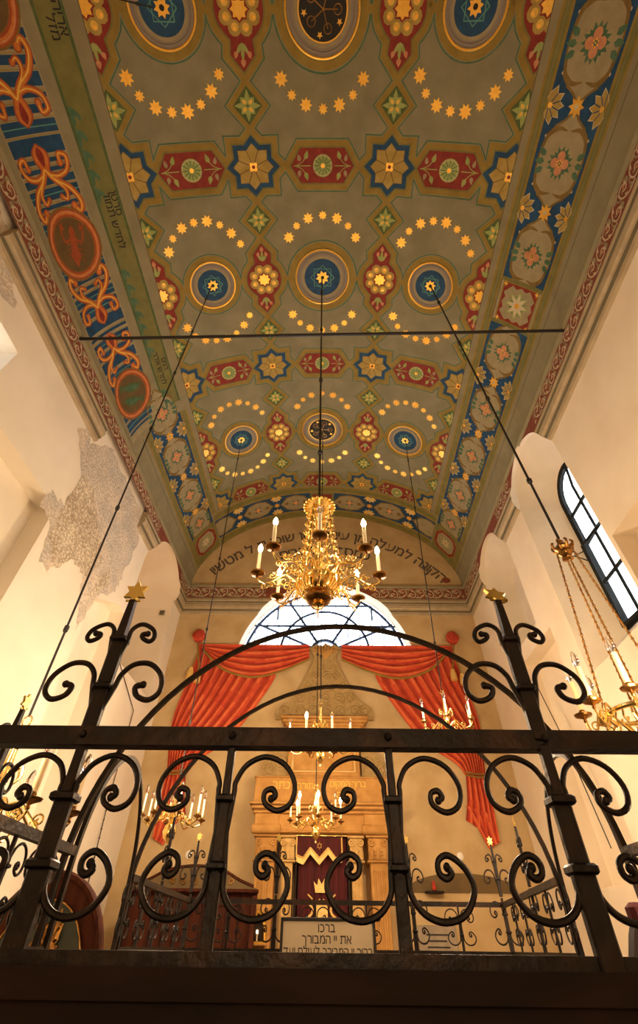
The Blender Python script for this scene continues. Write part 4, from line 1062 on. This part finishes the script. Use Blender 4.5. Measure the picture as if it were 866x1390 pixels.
m = M(); m.bbox((-2.38, 5.2, -.80), (1.1, .6, .06), 'dwood', .01); m.build('seat_board', ch)
for x in (-2.9, -1.86):
    m = M(); m.bbox((x, 5.2, -1.03), (.07, .56, .44), 'dwood', .01); m.bbox((x, 5.2, -.45), (.07, .56, .05), 'dwood', .015); m.bbox((x, 4.95, -.63), (.06, .06, .34), 'dwood', .01); m.build('armrest', ch)
# chair at the lower right
ch = thing('wooden_chair', (1.86, 3.25, -1.25), 'dark purplish wooden chair back rising behind the right iron post', 'chair')
def cx_(x): return 1.86 + (x - 1.50) * 1.2
m = M(); m.prism([(cx_(x), z * 1.25) for x, z in ((1.20, -.42), (1.82, -.42), (1.82, .05), (1.72, .14), (1.55, .15), (1.30, .135), (1.24, .05), (1.19, -.05), (1.17, -.2))], lambda x, z: (x, 3.22, z), lambda x, z: (x, 3.16, z), 'dwood')
m.bbox((cx_(1.36), 3.19, .13), (.24, .085, .10), 'velvet', .02); m.build('backrest', ch)
m = M(); m.bbox((1.86, 2.92, -.80), (.66, .58, .07), 'velvet', .025); m.build('seat', ch)
for x in (1.57, 2.15):
    m = M(); m.tube([(x, 3.22, -1.25), (x, 3.20, -.8), (x, 3.20, -.35)], .025, 'dwood', 8); m.build('leg', ch)
    m = M(); m.tube([(x, 2.68, -1.25), (x, 2.68, -.83)], .025, 'dwood', 8); m.build('leg', ch)

# ------------------------------------------------------------------ iron bimah enclosure
ZB = -.75
pf = M(); 
poly = [(-.98, .88), (1.14, .84), (1.20, 2.1), (1.30, 3.3), (1.56, 5.15), (-1.12, 5.12), (-1.05, 3.3), (-1.02, 2.3)]
pf.prism([(x * 1.05, y + (.06 if y > 3 else -.06)) for x, y in poly], lambda x, y: (x, y, ZF), lambda x, y: (x, y, ZB), 'dwood')
tag(pf.build('bimah_platform', smooth=False), 'dark wooden platform under the wrought-iron enclosure', 'platform')
cage = thing('bimah_enclosure', (.1, 3.0, ZB), 'black wrought-iron railing enclosure with scrolls, arches and starred posts', 'railing')
corners = [(-1.0, .91), (1.16, .91), (1.16, 2.19), (1.27, 3.2), (1.52, 5.12), (-1.08, 5.08), (-1.05, 3.33), (-1.0, 2.32)]
HR = .263
SIDES = (0, 1, 3, 4, 5, 7)   # the two spans under the side arches stand open
# wooden parapet
for i in SIDES:
    a, b = Vector(corners[i]), Vector(corners[(i + 1) % 8]); d = (b - a); L = d.length; an = atan2(d.y, d.x); c_ = (a + b) / 2
    m = M()
    def bx(u, w, z, su, sw_, sz_, k, m=m, c_=c_, an=an): m.box((c_.x + u * cos(an) - w * sin(an), c_.y + u * sin(an) + w * cos(an), z), (su, sw_, sz_), k, rz=an)
    bx(0, 0, (ZB - .03) / 2, L, .03, -.03 - ZB, 'dwood'); bx(0, 0, -.034, L + .03, .055, .03, 'dwood'); bx(0, 0, -.70, L + .02, .05, .09, 'dwood')
    n = max(1, round(L / .42))
    for j in range(n + 1): 
        for w in (-.02, .02): bx(-L / 2 + L * j / n, w, -.38, .06, .016, .6, 'dwood')
    m.build('parapet', cage, smooth=False)
# rails
for i in SIDES:
    a, b = Vector(corners[i]), Vector(corners[(i + 1) % 8]); d = (b - a); L = d.length; an = atan2(d.y, d.x); c_ = (a + b) / 2
    m = M(); m.box((c_.x, c_.y, HR), (L + .02, .032, .030), 'ironrail', rz=an); m.box((c_.x, c_.y, -.012), (L, .026, .016), 'iron', rz=an)
    if i == 0:
        for x in (-.43, -.16, .12, .40, -.71, .68): m.sphere((x, .892, HR + .001), .007, 'iron', 8)
    m.build('handrail', cage, smooth=False)
A_ = [(.0137, .0156), (.0143, .0274), (.03, .052), (.0623, .0648), (.097, .0525), (.1151, .0244), (.1096, -.0026), (.0877, -.0132), (.0664, -.003), (.065, .0122), (.0775, .0165), (.0835, .0075), (.0765, .0030)]
B_ = [(.0126, -.0044), (.0152, -.0289), (.0323, -.0493), (.0611, -.0575), (.0919, -.0487), (.1103, -.022), (.1005, .0028), (.0783, .0172), (.0619, .0105), (.0613, -.0039), (.0715, -.0100), (.0800, -.0040), (.0745, .0030)]
C_ = [(.0221, .0035), (.0291, .0286), (.0493, .047), (.0806, .0472), (.1076, .0242), (.1129, -.0055), (.0952, -.0223), (.0708, -.0154), (.0632, .0014), (.0769, .0064)]
D_ = [(.0172, -.0013), (.02, .0249), (.0386, .037), (.0643, .0253), (.0719, .0078), (.0637, -.002), (.0481, .0047), (.0456, .0134), (.0561, .0152)]
def scrollmesh(sets, r=.0056, lod=4):
    m = M()
    for pts, z0, rr in sets:
        for s_ in (-1, 1):
            P = smoothpath([(s_ * x, 0, z0 + z) for x, z in pts], lod); n = len(P)
            P = [Vector((s_ * .008, 0, z0 - (.045 if pts is A_ or pts is C_ or pts is D_ else -.045)))] + P
            m.tube(P, [rr * (1 if i < n * .8 else 1.1) for i in range(n + 1)], 'iron', 8)
            m.sphere(tuple(P[-1]), rr * 1.35, 'iron', 10)
    return m
def collar(m, z, w=.030, h=.011): m.bbox((0, 0, z), (w, w, h), 'iron', .003)
BX = 0
# prototype baluster, standing on local origin (z measured from eye level)
def make_baluster():
    m = M(); m.bbox((0, 0, (.252 + -.02) / 2), (.013, .013, .272), 'iron', .002)
    m.bbox((0, 0, .128), (.020, .013, .085), 'iron', .003); m.bbox((0, 0, .03), (.019, .0125, .10), 'iron', .002)
    collar(m, .172, .030); collar(m, .086, .030)
    b = m.build('baluster', cage, world=False); s_ = scrollmesh([(A_, .17, .0045), (B_, .085, .0046)]).build('scrollwork', b, world=False); return b
def to_local(x, y, z=0): return Vector((x, y, z)) - Vector((.1, 3.0, ZB))
balu = make_baluster(); balu.location = to_local(-.16, .91)
part_copy(balu, cage, to_local(.12, .91)); part_copy(balu, cage, to_local(-.71, .91)); part_copy(balu, cage, to_local(.68, .91)); 
def star6(c, R, k, m, th=.004, rz=0.):
    P = star((0, 0), R, R * .56, 6)
    m.prism(P, lambda x, z: (c[0] + x * cos(rz), c[1] + x * sin(rz) - th, c[2] + z), lambda x, z: (c[0] + x * cos(rz), c[1] + x * sin(rz) + th, c[2] + z), k)
def make_post(ztop=.545, w=.017, twist=False):
    m = M()
    m.bbox((0, 0, .11), (w, w, .29), 'iron', .002)
    m.bbox((0, 0, .128), (.030, .016, .085), 'iron', .003); m.bbox((0, 0, .02), (.034, .018, .13), 'iron', .003)
    m.bbox((0, 0, .36), (.028, .018, .20), 'iron', .003)
    # tapering top
    vs = []; 
    for z, h in ((.44, .010), (ztop, .0065)): vs += [(-h, -h, z), (h, -h, z), (h, h, z), (-h, h, z)]
    m.add(vs, [(0, 1, 5, 4), (1, 2, 6, 5), (2, 3, 7, 6), (3, 0, 4, 7), (4, 5, 6, 7)], 'iron')
    for z in (.172, .086): collar(m, z, .040, .013)
    for z in (.45, .352): collar(m, z, .034, .012)
    b = m.build('starred_post', cage, world=False)
    scrollmesh([(A_, .17, .0047), (B_, .085, .0050)]).build('scrollwork', b, world=False)
    scrollmesh([(C_, .352, .0052), (D_, .45, .0048)], lod=5).build('top_scrollwork', b, world=False)
    s_ = M(); star6((0, 0, .022), .028, 'starbrass', s_); s_.box((0, 0, 0), (.034, .004, .004), 'starbrass'); s_.build('star_finial', b, world=False, smooth=False).location = (0, 0, ztop)
    b['label'] = 'iron post topped with a brass six-pointed star'
    return b
post = make_post(); post.location = to_local(-.43, .91)
p2 = part_copy(post, cage, to_local(.395, .90), rz=0)
for c_ in p2.children:
    if c_.name.startswith('star_finial'): c_.rotation_euler = (-.42, .2, .05)
part_copy(post, cage, to_local(-1.0, 1.60), rz=pi / 2); part_copy(post, cage, to_local(1.16, 1.60), rz=pi / 2)
def along(a, b, ts, proto, sc=None):
    a, b = Vector(a), Vector(b); d = b - a; an = atan2(d.y, d.x)
    for t_ in ts: p = a.lerp(b, t_); part_copy(proto, cage, to_local(p.x, p.y), rz=an, sc=sc)
SC = (1, 1, 1.0)
along((-1.0, .91), (-1.0, 2.32), (.22, .68, .86), balu); along((1.16, .91), (1.16, 2.19), (.22, .68, .86), balu)
along((-1.05, 3.33), (-1.08, 5.08), (.02, .21, .60, .80), balu); along((1.27, 3.2), (1.52, 5.12), (.02, .2, .6, .8), balu)
along((-1.05, 3.33), (-1.08, 5.08), (.41,), post, (1, 1, 1.2)); along((1.27, 3.2), (1.52, 5.12), (.40,), post, (1, 1, 1.12))
along((-1.08, 5.08), (1.52, 5.12), (.13, .40, .56, .85), balu)
for x, y in ((-1.08, 5.08), (-.37, 5.09), (.76, 5.11), (1.51, 5.12)): part_copy(post, cage, to_local(x, y), rz=0, sc=(1, 1, 1.2))
# arches
def ellarch(p, q, z0, zt, k=.82, n=40, sup=2.2):
    p, q = Vector(p), Vector(q); out = []
    for i in range(n + 1):
        a = pi * i / n; u = (1 - cos(a)) / 2
        cx = cos(a); sx = sin(a)
        u = .5 - .5 * (abs(cx) ** (2 / sup)) * (1 if cx > 0 else -1)
        w = p.lerp(q, u); out.append((w.x, w.y, z0 + (zt - z0) * (sx ** (2 / sup))))
    return out
for P, Q, z0, zt in (((-1.02, 2.32), (1.16, 2.20), .20, 1.205), ((-1.06, 3.33), (1.27, 3.2), .15, 1.285)):
    m = M(); path = ellarch(P, Q, z0, zt, sup=1.95)
    m.tube([(P[0], P[1], -.02)] + path + [(Q[0], Q[1], -.02)], .0125, 'iron', 4, flat=(1.0, .8)); m.build('arch', cage)
for P, Q in (((-1.0, 2.36), (-1.05, 3.30)), ((1.16, 2.22), (1.27, 3.17))):
    m = M(); path = ellarch(P, Q, .22, .705, sup=2.0); m.tube([(P[0], P[1], -.02)] + path + [(Q[0], Q[1], -.02)], .011, 'iron', 4, flat=(1.0, .8)); m.build('side_arch', cage)

# framed prayer board at the far rail
bd = thing('prayer_board', (.06, 4.98, -.55), 'framed cream board with Hebrew blessing fixed inside the far railing', 'sign')
m = M(); m.bbox((.06, 4.97, -.16), (.72, .014, .64), 'board', .003); pb_ = m.build('board', bd)
m = M()
for x0, x1, z0, z1 in ((-.31, .43, .15, .17), (-.31, .43, -.50, -.48), (-.31, -.29, -.50, .17), (.41, .43, -.50, .17)): m.bbox(((x0 + x1) / 2, 4.962, (z0 + z1) / 2), (x1 - x0, .03, z1 - z0), 'ink', .004)
m.build('frame', bd)
pt = Paint(lambda s, z, off: (s, 4.9625 - off, z), lay=.0005, gs=None)
for tx, z, sz in (('ברכו', .088, .074), ('את יי המבורך', .026, .074), ('ברוך יי המבורך לעולם ועד', -.036, .066), ('ברוך אתה יי אלהינו מלך העולם', -.092, .046), ('אשר בחר בנו מכל העמים', -.15, .046)): pt.text(heb(tx), sz, (.05 if sz > .07 else .06, z), 0, 'ink', 1)
pt.m.build('hebrew_lettering', pb_, smooth=False)

# ------------------------------------------------------------------ chandeliers
LIGHTS = []
def suspension(top, bottom, r=.010, beads=(.9,)):
    m = M(); T, B_ = Vector(top), Vector(bottom); m.tube([T, B_], r, 'rod', 8)
    L = (T - B_).length; n = max(2, int(L / 1.25))
    for i in range(1, n + 1):
        p = T.lerp(B_, (i - .5) / n); m.lathe([(r, -.03), (r * 2.1, -.022), (r * 2.1, .022), (r, .03)], tuple(p), 'rod', 8)
        m.tube([(p.x - .022, p.y, p.z), (p.x + .022, p.y, p.z)], r * .5, 'rod', 5)
    return m
BULB = M(); BULB.lathe([(.010, 0), (.012, .008), (.020, .03), (.021, .045), (.015, .07), (.006, .088), (.0001, .098)], (0, 0, 0), 'bulb', 12)
BULBG = M(); BULBG.lathe([(.010, 0), (.013, .01), (.024, .035), (.025, .05), (.016, .08), (.005, .1), (.0001, .105)], (0, 0, 0), 'glass', 14)
def make_arm(parent, R, zp, r0, z0, ch_, lit, ornate, ck='candle', tr=.009):
    """an arm in the local xz plane; arm leaves the body at (r0, z0) and carries a pan at (R, zp)"""
    m = M(); bk = 'brass'
    drop = .10 * R / .5
    path = [(r0, 0, z0), (r0 + (R - r0) * .28, 0, z0 + .05), (r0 + (R - r0) * .5, 0, z0 - .02), (r0 + (R - r0) * .72, 0, z0 - drop), (R - .01, 0, z0 - drop * .6), (R, 0, zp - .02)] if not ornate else \
           [(r0, 0, z0), (r0 + (R - r0) * .25, 0, z0 + .06), (r0 + (R - r0) * .45, 0, z0 + .03), (r0 + (R - r0) * .7, 0, z0 - .02), (r0 + (R - r0) * .92, 0, z0 + .0), (R, 0, zp - .03)]
    m.tube(smoothpath(path, 6), tr, bk, 7)
    def curl(cx, cz, r, h, a0, w=.006, turns=1.2): m.tube([(x, 0, z) for x, z in spiral(cx, cz, r, turns, h, a0=a0, n=16, rend=.2)], w, bk, 5)
    L = R - r0
    curl(r0 + L * .30, z0 + .0, .04 + .02 * ornate, 1, pi / 2); curl(r0 + L * .62, z0 - drop * .35, .035, -1, 0)
    if ornate:
        curl(r0 + L * .22, z0 + .10, .045, 1, 0); curl(r0 + L * .45, z0 + .085, .04, -1, pi); curl(r0 + L * .62, z0 + .05, .035, 1, pi / 2)
        curl(r0 + L * .2, z0 - .05, .04, -1, pi / 2); curl(r0 + L * .8, z0 - .05, .03, 1, pi)
        m.tube(smoothpath([(r0 + L * .05, .02, z0 + .05), (r0 + L * .3, .05, z0 + .12), (r0 + L * .5, .02, z0 + .06), (r0 + L * .75, -.02, z0 + .04)], 5), .005, bk, 5)
        m.tube(smoothpath([(r0 + L * .05, -.02, z0 - .02), (r0 + L * .3, -.05, z0 + .02), (r0 + L * .5, -.02, z0 - .04), (r0 + L * .8, .02, z0 - .03)], 5), .005, bk, 5)
    a = m.build('arm', parent, world=False)
    p = M(); s_ = R / .5 if R < .5 else 1
    if ck == 'candle2': s_ = .95; 
    p.lathe([(.008, -.045), (.014, -.035), (.010, -.02), (.022, -.012), (.060 * s_, .0), (.066 * s_, .012), (.062 * s_, .014), (.02, .006), (.018, .02), (.022, .03), (.016, .045), (.0001, .045)], (R, 0, zp), 'dbrass', 18); p.build('drip_pan', a, world=False)
    c_ = M(); c_.lathe([(.0165 * (1.25 if ck == 'candle2' else max(.8, s_)), 0), (.0165 * (1.25 if ck == 'candle2' else max(.8, s_)), ch_), (.010, ch_ + .002)], (R, 0, zp + .04), ck, 12); c_.build('candle', a, world=False)
    return a
def add_bulb(arm_o, R, z, lit, sc=1.):
    src = BULB if lit else BULBG
    o_ = src.build('bulb', arm_o, world=False); o_.location = (R, 0, z); o_.scale = (sc, sc, sc); return o_
def ring_arms(parent, n, R, zp, r0, z0, ch_, litset, a0, ornate=False, ck='candle', bs=1., tr=.009, name_lit=False):
    a = make_arm(parent, R, zp, r0, z0, ch_, True, ornate, ck, tr)
    arms = [a] + [dup(a, parent) for _ in range(n - 1)]
    meshes = {}
    for i, o_ in enumerate(arms):
        ang = a0 + 2 * pi * i / n; o_.rotation_euler = (0, 0, ang); lit = i in litset
        if lit not in meshes:
            b = add_bulb(o_, R, zp + .04 + ch_, lit, bs); meshes[lit] = b
        else:
            b = meshes[lit].copy(); COL.objects.link(b); b.parent = o_
        if lit:
            L = parent.location; LIGHTS.append((L.x + R * cos(ang), L.y + R * sin(ang), L.z + zp + .04 + ch_ + .05))
# main ornate chandelier
CH = Vector((-.03, 3.3, 1.90))
mc = thing('brass_chandelier', CH, 'large ornate brass chandelier with eight candle lamps, the biggest and nearest in the centre', 'chandelier')
suspension(tuple(vault(-.03 + .02, 3.3)), (-.03, 3.3, 3.10), .0125).build('suspension_rod', mc)
b = M()
b.lathe([(.0001, 0), (.012, .004), (.018, .02), (.03, .03), (.05, .04), (.045, .055), (.03, .06), (.075, .075), (.10, .095), (.105, .11), (.098, .115), (.05, .12), (.06, .14), (.12, .16), (.155, .20), (.17, .25), (.155, .29), (.16, .30), (.11, .33), (.06, .36), (.045, .40), (.07, .44), (.05, .48), (.03, .55), (.05, .60), (.03, .66), (.025, .80), (.05, .86), (.03, .92), (.025, 1.05), (.03, 1.15)], (CH.x, CH.y, CH.z), 'brass', 32)
b.build('body', mc)
b = M(); b.lathe([(.052, .066), (.084, .074), (.114, .096), (.118, .113), (.108, .121), (.07, .122)], tuple(CH), 'dbrass', 28); b.build('bowl', mc)
b = M()
for i in range(16):
    a = 2 * pi * i / 16
    def w(r, z, da=0.): return (CH.x + r * cos(a + da), CH.y + r * sin(a + da), CH.z + z)
    b.tube([w(.15, .16), w(.19, .20, .06), w(.185, .26, .1), w(.14, .29, .05)], [.009, .014, .012, .005], 'brass', 6)
    b.sphere(w(.13, .155), .014, 'brass', 8)
    b.tube([w(.12, .30), w(.17, .33, .1), w(.19, .38, .16), w(.15, .40, .1), w(.13, .37, .05)], [.012, .010, .008, .007, .004], 'brass', 6)
b.build('gadroon_leaves', mc)
b = M(); zc = 1.14
for i in range(22):
    a = 2 * pi * i / 22; b.tube([(CH.x + .06 * cos(a), CH.y + .06 * sin(a), CH.z + zc + .05), (CH.x + .115 * cos(a), CH.y + .115 * sin(a), CH.z + zc + .03), (CH.x + .145 * cos(a), CH.y + .145 * sin(a), CH.z + zc)], [.012, .015, .013], 'brass', 6); b.sphere((CH.x + .148 * cos(a), CH.y + .148 * sin(a), CH.z + zc - .004), .016, 'brass', 8)
b.lathe([(.012, .15), (.03, .12), (.05, .09), (.10, .05), (.13, .01), (.11, -.02), (.09, -.05), (.07, -.02), (.0001, .0)], (CH.x, CH.y, CH.z + zc), 'brass', 26)
b.build('crown', mc)
for i in range(4):
    a = pi / 4 + pi / 2 * i + .25; b = M()
    def q(r, z, off=0.): return (CH.x + r * cos(a) - off * sin(a), CH.y + r * sin(a) + off * cos(a), CH.z + z)
    b.tube([q(.10, 1.10), q(.13, .85), q(.165, .55), q(.19, .32)], .012, 'brass', 7)
    for j in range(8):
        f = j / 7; r_, z_ = .105 + .085 * f, 1.04 - .68 * f
        b.sphere(q(r_, z_), .018 if j % 2 else .024, 'brass', 8)
        for s_ in (-1, 1): b.tube([q(r_ + .0, z_, 0), q(r_ + .01, z_ + .03, s_ * .035), q(r_ + .01, z_ - .01, s_ * .05), q(r_, z_ - .03, s_ * .03)], .006, 'brass', 5)
    b.build('openwork_stay', mc)
b = M()
for i in range(26):
    f = i / 25; a = i * 2.4; r_ = .055 + .02 * sin(i); z_ = .45 + .6 * f
    b.tube([(CH.x + rr * cos(a + t_), CH.y + rr * sin(a + t_), CH.z + z_ + dz) for rr, t_, dz in ((.02, 0, 0), (r_, .3, .02), (r_ + .025, .8, .045), (r_, 1.2, .05), (r_ - .02, 1.0, .03))], .007, 'brass', 5)
b.build('central_foliage', mc)
ring_arms(mc, 8, .53, .34, .19, .27, .19, {0, 1, 3, 4, 5, 6, 7}, -pi / 2 - pi / 4 * 2 + .02 - 0, ornate=True, tr=.0085)
# ring order starts at the side; the nearest lamp of the ring is out
# plainer ball chandeliers
def ball_chandelier(pos, R, n, H, ctop, litset, label, a0=.2, ck='candle', chh=.13, big=.075, group=None, ring=True, scale=1., two=False):
    """pos: lowest point; H: height of the body; ctop: upper end of the suspension"""
    c_ = Vector(pos); o_ = thing('brass_chandelier', c_, label, 'chandelier', group)
    suspension(ctop, (c_.x, c_.y, c_.z + H + .12), .009).build('suspension_rod', o_)
    h = M(); h.tube([(c_.x + .03 * cos(a), c_.y, c_.z + H + .09 + .035 * sin(a)) for a in [2 * pi * i / 14 for i in range(14)]], .006, 'brass', 6, closed=True); h.build('hanging_ring', o_)
    b = M(); g = big
    b.lathe([(.0001, -.02), (.012, -.01), (.014, .005), (.008, .02), (.016, .03), (.03, .04), (g * .75, .05 + g * .25), (g, .05 + g), (g * .75, .05 + g * 1.75), (.03, .05 + g * 2), (.02, .06 + g * 2), (.035, .08 + g * 2), (.05, .10 + g * 2), (.035, .12 + g * 2),
             (.02, .14 + g * 2), (.035, .19 + g * 2), (.055, .22 + g * 2), (.035, .25 + g * 2), (.018, .28 + g * 2), (.03, .33 + g * 2), (.016, max(.36 + g * 2, H - .04)), (.025, max(.38 + g * 2, H - .01)), (.01, H + .04 if H > .4 + g * 2 else .42 + g * 2), (.0001, H + .06 if H > .4 + g * 2 else .43 + g * 2)], tuple(c_), 'brass', 24)
    for i in range(6):
        a = 2 * pi * i / 6 + a0; b.tube([(c_.x + r_ * cos(a), c_.y + r_ * sin(a), c_.z + z_) for r_, z_ in smoothpath([(.03, H * .62), (.09, H * .74), (.11, H * .66), (.08, H * .6)], 4)], .007, 'brass', 6)
    b.build('body', o_)
    ring_arms(o_, n, R, .17 + g * 1.2, .03, .11 + g * 2, chh, litset, a0, ck=ck, tr=.0085, bs=scale)
    if two:
        ring_arms(o_, n, R * .62, .36 + g * 1.5, .03, .30 + g * 2, chh, {k_ for k_ in litset if k_ % 2 == 0}, a0 + pi / n, ck=ck, tr=.0075, bs=scale)
    return o_
ball_chandelier((-.01, 7.1, 1.74), .46, 8, .74, tuple(vault(.02, 7.1)), {1, 2, 5}, 'brass chandelier directly below the big ornate one, above the ark', a0=.35, chh=.15, group=None)
ball_chandelier((-.08, 8.8, 1.13), .40, 8, .62, tuple(vault(-.06, 8.8)), {0, 3, 5, 6}, 'lowest brass chandelier, hanging before the dark red ark curtain', a0=.1, chh=.20, big=.07)
ball_chandelier((-1.90, 7.1, .86), .38, 8, .56, tuple(vault(-2.14, 7.1)), set(), 'unlit brass chandelier with cream candles before the left drapery tail', a0=.4, chh=.19, big=.085, ck='candle')
ball_chandelier((1.84, 7.1, 2.03), .38, 6, .60, tuple(vault(2.14, 7.1)), set(), 'unlit brass chandelier with glass bulbs before the right red drapery', a0=.3, chh=.19, big=.055, ck='candle')
ball_chandelier((-2.0, 3.3, .30), .48, 8, .66, tuple(vault(-2.16, 3.3)), set(), 'unlit brass chandelier at the left edge, mostly behind the iron scrolls', a0=.15, chh=.16, big=.07, ck='candle2', scale=1.2)
# right chandelier hung by chains from a crown
CR = Vector((2.20, 3.3, .96))
rc_ = thing('chain_chandelier', CR, 'brass chandelier on ornate chains at the right edge with unlit candle bulbs', 'chandelier')
suspension(tuple(vault(2.14, 3.3)), (CR.x, CR.y, 2.66), .013).build('suspension_rod', rc_)
b = M(); b.lathe([(.015, .12), (.03, .10), (.02, .07), (.06, .05), (.075, .02), (.055, 0), (.065, -.03), (.04, -.06), (.05, -.09), (.01, -.10)], (CR.x, CR.y, 2.52), 'dbrass', 16)
for i in range(8):
    a = 2 * pi * i / 8; b.tube([(CR.x + r_ * cos(a), CR.y + r_ * sin(a), 2.52 + z_) for r_, z_ in ((.05, 0), (.085, .02), (.095, .06), (.08, .08))], .012, 'dbrass', 6)
b.build('crown', rc_)
for i in range(4):
    a = pi / 4 * 3 + pi / 2 * i + .35; b = M(); P0 = Vector((CR.x + .07 * cos(a), CR.y + .07 * sin(a), 2.50)); P1 = Vector((CR.x + .22 * cos(a), CR.y + .22 * sin(a), CR.z + .19)); n = 28
    for j in range(n):
        p, q_ = P0.lerp(P1, j / n), P0.lerp(P1, (j + .8) / n); b.tube([p, p.lerp(q_, .5), q_], [.006, .0085, .006], 'dbrass', 6); 
        if j % 1 == 0: b.sphere(tuple(q_), .013, 'dbrass', 6)
    b.build('chain', rc_)
b = M(); b.tube([(CR.x + .22 * cos(a), CR.y + .22 * sin(a), CR.z + .18) for a in [2 * pi * i / 40 for i in range(40)]], .016, 'brass', 8, closed=True)
for i in range(24):
    a = 2 * pi * i / 24; b.tube([(CR.x + r_ * cos(a), CR.y + r_ * sin(a), CR.z + z_) for r_, z_ in ((.22, .16), (.24, .12), (.21, .09), (.19, .12))], .008, 'brass', 5)
b.lathe([(.0001, 0), (.02, .01), (.05, .04), (.06, .08), (.03, .12), (.02, .2), (.03, .24), (.0001, .3)], tuple(CR), 'brass', 16)
for i in range(4):
    a = pi / 2 * i; b.tube(smoothpath([(CR.x + r_ * cos(a), CR.y + r_ * sin(a), CR.z + z_) for r_, z_ in ((.04, .08), (.09, .04), (.16, .10), (.22, .18))], 4), .010, 'brass', 6)
b.build('hoop', rc_)
ring_arms(rc_, 8, .36, .22, .22, .17, .20, set(), .2, ck='candle2', tr=.008, bs=1.15)
# lamp hung behind the viewer's left; only its rod crosses the corner of the view
ball_chandelier((-2.2, -.4, 2.3), .42, 6, .60, tuple(vault(-2.26, -.4)), set(), 'brass chandelier whose dark rod crosses the top left corner below the nearest ceiling medallion', a0=.3, chh=.16, big=.06)
# ------------------------------------------------------------------ light
def light(name, typ, loc, energy, color, size=.05, rot=None, **kw):
    l = bpy.data.lights.new(name, typ); l.energy = energy; l.color = color
    if typ == 'POINT': l.shadow_soft_size = size
    if typ == 'AREA': l.shape = 'RECTANGLE'; l.size = size; l.size_y = kw.pop('size_y', size)
    for k_, v_ in kw.items(): setattr(l, k_, v_)
    o_ = bpy.data.objects.new(name, l); COL.objects.link(o_); o_.location = loc
    if rot: o_.rotation_euler = rot
    return o_
WARM = (1, .70, .38)
for i, p in enumerate(LIGHTS): light('candle_light', 'POINT', p, 16, WARM, .03)
# added fill lights without fixtures, spread through the hall to brighten it
for x, y, z, e_ in ((-1.5, 6.4, 2.0, 180), (1.5, 6.4, 2.0, 170), (-2.0, 2.7, 1.0, 45), (2.0, 2.7, 1.0, 80), (0, -1.8, .6, 30), (-2.6, 2.2, -.2, 26), (2.6, 2.2, -.2, 40)):
    light('fill_light', 'POINT', (x, y, z), e_, (1, .75, .49), .15)
# daylight portals
def portal(loc, rot, sx, sy):
    o_ = light('window_portal', 'AREA', loc, 1, (1, 1, 1), sx, rot, size_y=sy); o_.data.cycles.is_portal = True
portal((LC, YW + .12, 5.9), (pi / 2, 0, pi), 4.4, 2.1)
portal((XW(5.4) + .12, 5.44, 4.6), (pi / 2, 0, pi / 2), 1.0, 3.0)
portal((WL(1.7) - .62, 1.78, 4.98), (pi / 2, 0, -pi / 2), 1.8, .55)
wd = bpy.data.worlds.new('sky'); scene.world = wd; wd.use_nodes = True
nt = wd.node_tree; bg = nt.nodes['Background']; bg.inputs['Color'].default_value = (.86, .93, 1.0, 1); bg.inputs['Strength'].default_value = 10.0

# ------------------------------------------------------------------ camera
th, yaw, roll, f = .807, -.0113, .0132, 610.55
F = Vector((sin(yaw) * cos(th), cos(yaw) * cos(th), sin(th))); R0 = Vector((cos(yaw), -sin(yaw), 0)); U0 = R0.cross(F)
Rr = R0 * cos(roll) + U0 * sin(roll); Uu = -R0 * sin(roll) + U0 * cos(roll)
cam = bpy.data.cameras.new('camera'); co = bpy.data.objects.new('camera', cam); COL.objects.link(co)
co.matrix_world = Matrix((Rr, Uu, -F)).transposed().to_4x4()
cam.sensor_fit = 'HORIZONTAL'; cam.sensor_width = 24; cam.lens = f / 866 * 24; cam.shift_y = -45 / 866; cam.clip_start = .02
scene.camera = co
for o_ in list(scene.objects):
    if o_.parent is None: o_.location.z += LIFT
vsn = scene.view_settings; vsn.view_transform = 'Standard'; vsn.look = 'None'; vsn.gamma = 1; vsn.use_curve_mapping = False; vsn.exposure = 0.32
scene.cycles.use_denoising = True; scene.cycles.max_bounces = 7; scene.cycles.sample_clamp_indirect = 6
